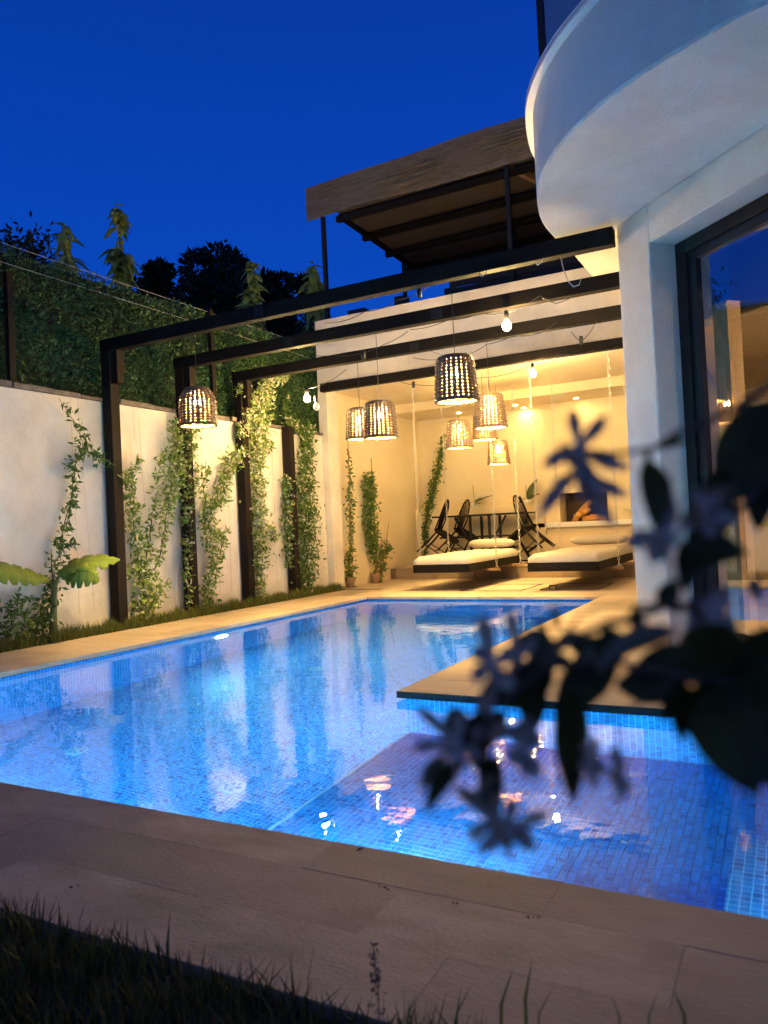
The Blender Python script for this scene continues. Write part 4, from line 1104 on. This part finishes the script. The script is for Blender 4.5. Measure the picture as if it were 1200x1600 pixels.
o2, b2 = swing_bed(-2.84, -1.99, 8.92, 11.05, .235, (-2.90, -1.90), (9.60, 10.62), 'hanging bed with smooth cream mattress on the right, before the fireplace', GB)
tag(b2, 'cream bolster lying at the far end of the right swing bed', 'bolster', 'bolsters on the swing beds')

# deck hatches with handle
for (x0, x1, y0, y1, lab) in ((-3.75, -2.95, 8.95, 9.9, 'thin framed hatch in the paving below the left swing bed'), (-2.75, -2.05, 9.05, 9.95, 'thin framed hatch with a handle in the paving below the right swing bed')):
    o = thing('hatch', ((x0+x1)/2, (y0+y1)/2, 0), lab, 'hatch', 'hatches in the paving')
    for bxx in ((x0, x1, y0, y0+.015), (x0, x1, y1-.015, y1), (x0, x0+.015, y0+.016, y1-.016), (x1-.015, x1, y0+.016, y1-.016)):
        MB().box(*bxx, .002, .006).build('frame_strip', edge_dark, o)
    if 'handle' in lab:
        MB().tube([(x0+.1, y0+.1, .004), (x0+.1, y0+.1, .05), (x0+.18, y0+.1, .05), (x0+.18, y0+.1, .004)], .008, 6).build('handle', black_metal, o)

# ------------------------------------------------------------------ dining table and tipped chairs
tb = thing('dining_table', (-4.35, 11.65, .2), 'long black dining table on trestle legs behind the left swing bed', 'table')
TX0, TX1, TY0, TY1, TZ = -5.16, -3.62, 11.30, 11.92, .96
for (a, b) in ((TX0, (TX0+TX1)/2+.05), ((TX0+TX1)/2+.054, TX1)): MB().box(a, b, TY0, TY1, TZ, TZ+.028).build('table_top', black_metal, tb, bevel=.003)
for x in (-4.52, -4.20):
    for y in (TY0+.06, TY1-.06): MB().box(x-.018, x+.018, y-.018, y+.018, .2, TZ-.001).build('leg', black_metal, tb)
for x, s_ in ((-4.78, 1), (-3.92, -1)):
    MB().bar((x, TY0+.06, TZ-.01), (x+s_*.18, TY0+.06, .66), .03).build('brace', black_metal, tb)
MB().box(TX0+.1, TX1-.1, TY0+.05, TY0+.075, .62, .65).build('stretcher', black_metal, tb)
MB().box(-4.2, -3.75, TY0+.05, TY0+.075, .44, .465).build('stretcher', black_metal, tb)
for y in (TY0+.06, TY1-.06): MB().box(-5.0, -3.75, y-.015, y+.015, .2, .225).build('foot_rail', black_metal, tb)

def make_chair(label):
    o = thing('windsor_chair', (0, 0, 0), label, 'chair', 'black spindle-back chairs tipped against the table')
    # faces +x, front feet at x=0
    sv = []; k = 16
    sx, sz = -.19, .44
    m = MB(); P = []
    for i in range(k):
        a = 2*math.pi*i/k; rx = .215 if math.cos(a) > 0 else .20; P.append((sx+rx*math.copysign(abs(math.cos(a))**.75, math.cos(a)), .215*math.copysign(abs(math.sin(a))**.75, math.sin(a))))
    m.prism(P, sz-.018, sz+.018); m.build('seat', wood_dark, o, bevel=.006)
    F_ = [(.0, -.19), (.0, .19)]; B_ = [(-.43, -.19), (-.43, .19)]
    for (x, y) in F_: MB().tube([(x, y, 0), (-.03, y*.8, .22), (-.05, y*.72, sz-.01)], [.011, .017, .012], 8).build('leg', wood_dark, o, smooth=True)
    for (x, y) in B_: MB().tube([(x, y, 0), (-.37, y*.8, .22), (-.33, y*.7, sz-.01)], [.011, .017, .012], 8).build('leg', wood_dark, o, smooth=True)
    for y in (-.165, .165): MB().tube([(-.015, y, .16), (-.40, y, .16)], .009, 6).build('stretcher', wood_dark, o, smooth=True)
    MB().tube([(-.2, -.165, .16), (-.2, .165, .16)], .009, 6).build('stretcher', wood_dark, o, smooth=True)
    hoop = []
    for i in range(17):
        a = math.pi*i/16; hoop.append((-.355-.11*math.sin(a), .175*math.cos(a)*(1.08 if 0 < i < 16 else 1), sz+.50*math.sin(a)**.75))
    MB().tube(hoop, .012, 7).build('hoop', wood_dark, o, smooth=True)
    for i in range(7):
        y = -.12+.04*i; t = math.sqrt(max(0, 1-(y/.19)**2)); MB().tube([(-.35, y*.75, sz+.01), (-.355-.108*t, y*1.05, sz+.49*t**.75)], .0065, 5).build('spindle', wood_dark, o, smooth=True)
    return o
def put_chair(o, x, y, rz, tip):
    o.matrix_world = Matrix.Translation((x, y, .2)) @ Matrix.Rotation(rz, 4, 'Z') @ Matrix.Rotation(tip, 4, 'Y')
c0 = make_chair('tipped black spindle-back chair at the near left end of the table')
T_ = math.radians(34)
labs = ['tipped black spindle-back chair behind the first one on the left of the table', 'tipped black spindle-back chair at the right of the table, farther back', 'tipped black spindle-back chair at the right of the table with legs pointing right']
cs = [c0]+[copy_tree(c0) for _ in range(3)]
for c_, l in zip(cs[1:], labs): c_['label'] = l
fz = lambda x, yy: onY(x, 850, yy).x
put_chair(cs[0], fz(690, 11.15), 11.15, .12, T_)
put_chair(cs[1], fz(722, 11.75), 11.75, -.05, T_)
put_chair(cs[2], fz(830, 11.75), 11.75, math.pi+.35, T_)
put_chair(cs[3], fz(822, 11.12), 11.12, math.pi-.15, T_)

# orchids on the ledge
def orchid(x, y, z, label, spec, stick):
    o = thing('orchid', (x, y, z), label, 'plant', 'leafy orchids on the patio ledge')
    MB().lathe([(0, 0), (.05, 0), (.06, .07), (.052, .07), (.045, .055), (0, .055)], (x, y, z+.001), 14).build('pot', trim_white, o, smooth=True)
    me = big_leaf_mesh('orchid_leaf', .30, .15, orchid_m, .15)
    for (rz, ry, s_) in spec:
        ob = bpy.data.objects.new('leaf', me); COL.objects.link(ob); ob.parent = o; ob.location = (0, 0, .06); ob.rotation_euler = (0, ry, rz); ob.scale = (s_, s_, s_)
    MB().tube([(x, y, z+.05), (x-.02, y, z+stick)], .005, 5).build('flower_stick', green_stem, o)
orchid(-4.72, 12.12, 1.12, 'orchid with a bare stick and broad leaves on the ledge behind the table', [(0.1, -.5, 1.4), (3.0, -.2, 1.0), (1.2, -.7, .8), (-.9, -.1, .9)], .38)
orchid(-3.80, 12.12, 1.12, 'taller orchid on the ledge between the table and the fireplace', [(0.9, -1.2, 1.5), (3.3, -.4, 1.2), (-.4, -.5, 1.1), (.2, -.9, 1.0)], .30)
orchid(-2.0, 12.06, .80, 'orchid on the hearth shelf beside the house pillar', [(3.0, -.5, 1.2), (.3, -.4, 1.0), (2.0, -.9, 1.3)], .3)

# ------------------------------------------------------------------ little things on the near paving
tag(MB().tube([(-1.05, 1.76, .002), (-1.055, 1.745, .004), (-1.057, 1.735, .003)], [.0015, .003, .001], 6).build('dry_pod', bark), 'small dry pod lying at the near pool edge', 'debris')
DLB = ['near the middle of the near paving', 'on the paving toward the right bottom', 'right of the middle of the paving, alone', 'close beside the middle scrap by the pool edge', 'far left on the near paving above the grass', 'on the paving left of the middle near the pool', 'at the far right of the near paving by the pool', 'just above the seed head on the paving', 'on the paving left, between pool and grass']
debris = [(602, 1390), (833, 1437), (712, 1412), (590, 1385), (120, 1388)]
for i, (x, y) in enumerate(debris):
    p = onZ(x, y, .002)
    V, F = leaves(np.array([p]*3)+rng.normal(size=(3, 3))*[.004, .004, .0005]+[0, 0, .003], rng.normal(size=(3, 3))*[1, 1, .15], .012, .005)
    tag(link('dry_leaf', array_mesh(V, F), bark), 'crumpled dry leaf scrap, '+DLB[i], 'dry leaf', 'dry leaf scraps on the near paving')
# puddle marks: splashes of water
for i, (x, y, r) in enumerate(((700, 1228, .0),)): pass

# ------------------------------------------------------------------ star jasmine close to the lens
js = thing('jasmine_branch', (.2, .55, .5), 'out-of-focus star jasmine branch with dark leaves and flowers close in front', 'plant')
DN = .30
def J(x, y, d=0.0): return far(x, y, DN+d)
def stem(pts, r=.0016):
    P = [J(x, y, d) for x, y, d in pts]; f_ = []
    for i in range(len(P)-1):
        for t in (0, .25, .5, .75): f_.append(P[i].lerp(P[i+1], t)+Vector((0, 0, .001*math.sin(i+t*3))))
    f_.append(P[-1]); MB().tube(f_, [r*(1-.5*i/len(f_)) for i in range(len(f_))], 6).build('stem', bark, js, smooth=True)
stem([(1300, 1120, .05), (1150, 1010, .03), (1080, 952, .02), (1040, 945, .01), (985, 962, .01), (940, 975, 0), (870, 1010, 0), (800, 1055, 0)], .0022)
stem([(1320, 1110, .04), (1180, 1075, .02), (1060, 1060, 0), (960, 1030, 0), (860, 1035, 0), (790, 1090, 0), (740, 1180, 0), (770, 1270, .01)], .0022)
stem([(1300, 540, .06), (1150, 640, .04), (1060, 680, .02), (1010, 703, .01), (925, 705, 0)], .0018)
stem([(1010, 703, .01), (1022, 780, .01), (1035, 840, .01)], .0014)
stem([(1300, 700, .05), (1190, 760, .04), (1120, 840, .02), (1085, 950, .02)], .002)
stem([(1045, 948, .01), (940, 950, .02), (910, 960, .02), (868, 1005, .02)], .0010)
stem([(960, 1120, .0), (930, 1140, 0), (905, 1175, 0)], .0008); stem([(965, 1130, 0), (968, 1170, 0), (972, 1205, 0)], .0008)
stem([(1060, 1060, 0), (1010, 1100, 0), (960, 1120, 0)], .001)
def leafj(bx, by, tx, ty, w, m=near_leaf, d=0.0, d2=0.0, bend=0.0):
    """leaf from base to tip with width in metres"""
    a, b = J(bx, by, d), J(tx, ty, d+d2); ax = (b-a); L = ax.length; ax.normalize()
    s = ax.cross(_f).normalized(); nn = s.cross(ax); k = 8; V = []; F = []
    tw = rng.uniform(-.5, .5); s = (s*math.cos(tw)+nn*math.sin(tw)).normalized(); nn = s.cross(ax)
    for i in range(k+1):
        t = i/k; ww = w/2*(math.sin(math.pi*t**.8)**.75 if 0 < i < k else .03)
        c = a+ax*L*t+s*bend*L*math.sin(math.pi*t)+nn*L*.08*math.sin(math.pi*t)
        V += [c-s*ww+nn*ww*.3, c, c+s*ww+nn*ww*.3]
    for i in range(k):
        q_ = i*3; F += [(q_, q_+1, q_+4, q_+3), (q_+1, q_+2, q_+5, q_+4)]
    MB().add(V, F).build('leaf', m, js, smooth=True)
px = DN/F_PX
for (bx, by, tx, ty, w, m, d) in ((1215, 620, 1130, 790, 105, near_leaf, .03), (1200, 700, 1185, 830, 60, near_leaf, .04), (1145, 735, 1105, 780, 40, near_leaf, .02),
        (1150, 760, 1070, 815, 42, near_leaf_pale, .01), (1150, 790, 1085, 835, 50, near_leaf, .02), (1068, 850, 1168, 864, 62, near_leaf, .01), (1120, 840, 1070, 925, 70, near_leaf, .02),
        (1010, 715, 1025, 830, 48, near_leaf, 0), (992, 945, 1018, 992, 34, near_leaf, 0), (1032, 950, 1050, 905, 26, near_leaf, 0), (1050, 950, 1060, 902, 22, near_leaf, 0),
        (1135, 975, 1095, 1080, 92, near_leaf, .01), (1160, 1010, 1150, 1110, 80, near_leaf, .02), (1200, 980, 1170, 1100, 70, near_leaf, .03),
        (1130, 1065, 1185, 1245, 125, near_leaf, -.02), (1105, 1060, 1125, 1195, 90, near_leaf, -.01), (1200, 1075, 1215, 1240, 110, near_leaf, -.015), (1215, 1040, 1190, 1180, 120, near_leaf, .0), (1075, 1065, 1068, 1165, 40, near_leaf, .0),
        (1085, 1015, 975, 1080, 78, near_leaf, .01), (1062, 985, 930, 1050, 40, near_leaf_pale, .0), (1060, 1050, 960, 1072, 66, near_leaf, 0),
        (960, 1010, 865, 1130, 74, near_leaf, 0), (895, 1080, 897, 1258, 62, near_leaf, 0), (985, 1010, 880, 1005, 46, near_leaf, .01), (935, 985, 985, 1000, 26, near_leaf, .0),
        (870, 1005, 800, 1010, 44, near_leaf, .02), (860, 1040, 790, 1110, 56, near_leaf, 0), (830, 1060, 830, 1150, 56, near_leaf, 0), (800, 1055, 745, 1110, 44, near_leaf, .01),
        (745, 1110, 760, 1215, 56, near_leaf, 0), (790, 1110, 740, 1190, 50, near_leaf, .01), (730, 1185, 665, 1275, 42, near_leaf, 0), (715, 1105, 690, 1160, 34, near_leaf, 0), (770, 1180, 775, 1290, 44, near_leaf, 0),
        (850, 1020, 850, 960, 18, near_leaf, .01), (1030, 700, 1075, 690, 16, near_leaf, .02), (870, 985, 862, 940, 14, near_leaf, .01),
        (1060, 1075, 1030, 1135, 24, near_leaf, 0), (1090, 1070, 1075, 1130, 34, near_leaf, 0)):
    leafj(bx, by, tx, ty, w*px*(1+d/DN), m, d, rng.uniform(-.006, .012), rng.uniform(-.08, .08))
def flowerj(cx, cy, tips, d=0.0, w=22, m=near_petal):
    f_ = None
    c = J(cx, cy, d)
    ctr = MB().lathe([(0.0005, .003), (.0025, .0015), (.003, -.001), (.0012, -.006), (.001, -.012)], c, 8).build('flower', m, js, smooth=True)
    for (tx, ty) in tips:
        b = J(tx, ty, d+rng.uniform(-.003, .003)); ax = b-c; L = ax.length; ax.normalize(); s = ax.cross(_f).normalized(); nn = s.cross(ax); k = 6; V = []; F = []
        for i in range(k+1):
            t = i/k; ww = w*px/2*(.30+.70*math.sin(math.pi*min(1, t*.62))**1.2)*(1 if t < .7 else 1-(t-.7)*2.6)
            cc = c+ax*L*t+nn*L*.12*math.sin(math.pi*t)+s*L*.07*t*t
            V += [cc-s*ww, cc+nn*ww*.25, cc+s*ww]
        for i in range(k): q_ = i*3; F += [(q_, q_+1, q_+4, q_+3), (q_+1, q_+2, q_+5, q_+4)]
        MB().add(V, F).build('petal', m, ctr, smooth=True)
flowerj(905, 700, [(898, 636), (952, 652), (846, 724), (982, 738), (935, 775)], 0, 26)
flowerj(905, 735, [(838, 800), (955, 828), (880, 690), (860, 770), (978, 780)], .005, 28)
flowerj(1040, 835, [(975, 845), (1016, 878), (1055, 780), (1062, 850), (1030, 770)], 0, 34)
flowerj(1110, 965, [(1085, 930), (1140, 920), (1150, 985), (1105, 1010), (1075, 975)], .02, 40)
flowerj(795, 1298, [(862, 1275), (838, 1333), (742, 1332), (760, 1260), (805, 1245)], 0, 24)
flowerj(770, 1285, [(730, 1310), (715, 1225), (790, 1330), (830, 1310), (780, 1240)], .006, 26)
flowerj(712, 1165, [(652, 1098), (640, 1165), (648, 1232), (725, 1105), (745, 1185)], 0, 24)
flowerj(745, 1140, [(700, 1110), (770, 1080), (690, 1175), (800, 1150), (735, 1200)], .006, 34)
flowerj(770, 1040, [(757, 960), (740, 1010), (810, 1015), (735, 1060), (800, 1080)], .004, 30)
flowerj(808, 1030, [(802, 948), (770, 1030), (835, 1060), (840, 1000), (795, 1070)], .01, 22)
flowerj(815, 1170, [(838, 1218), (795, 1190), (850, 1150), (800, 1130), (828, 1120)], .0, 34)
flowerj(930, 1185, [(918, 1232), (950, 1215), (905, 1200), (935, 1150), (912, 1160)], 0, 18)
flowerj(965, 1205, [(985, 1240), (972, 1250), (955, 1225), (960, 1165), (978, 1190)], 0, 18)
flowerj(1100, 790, [(1060, 830), (1130, 770), (1150, 820), (1085, 760), (1110, 840)], .012, 30)
flowerj(860, 1020, [(905, 990), (830, 985), (850, 1060), (890, 1045), (820, 1040)], .012, 30, near_leaf_pale)
for (bx, by, tx, ty, w) in ((775, 1210, 735, 1260, 20), (915, 1010, 945, 1050, 22), (1180, 900, 1190, 940, 30), (690, 1180, 655, 1230, 20)):
    leafj(bx, by, tx, ty, w*px, near_leaf_pale)
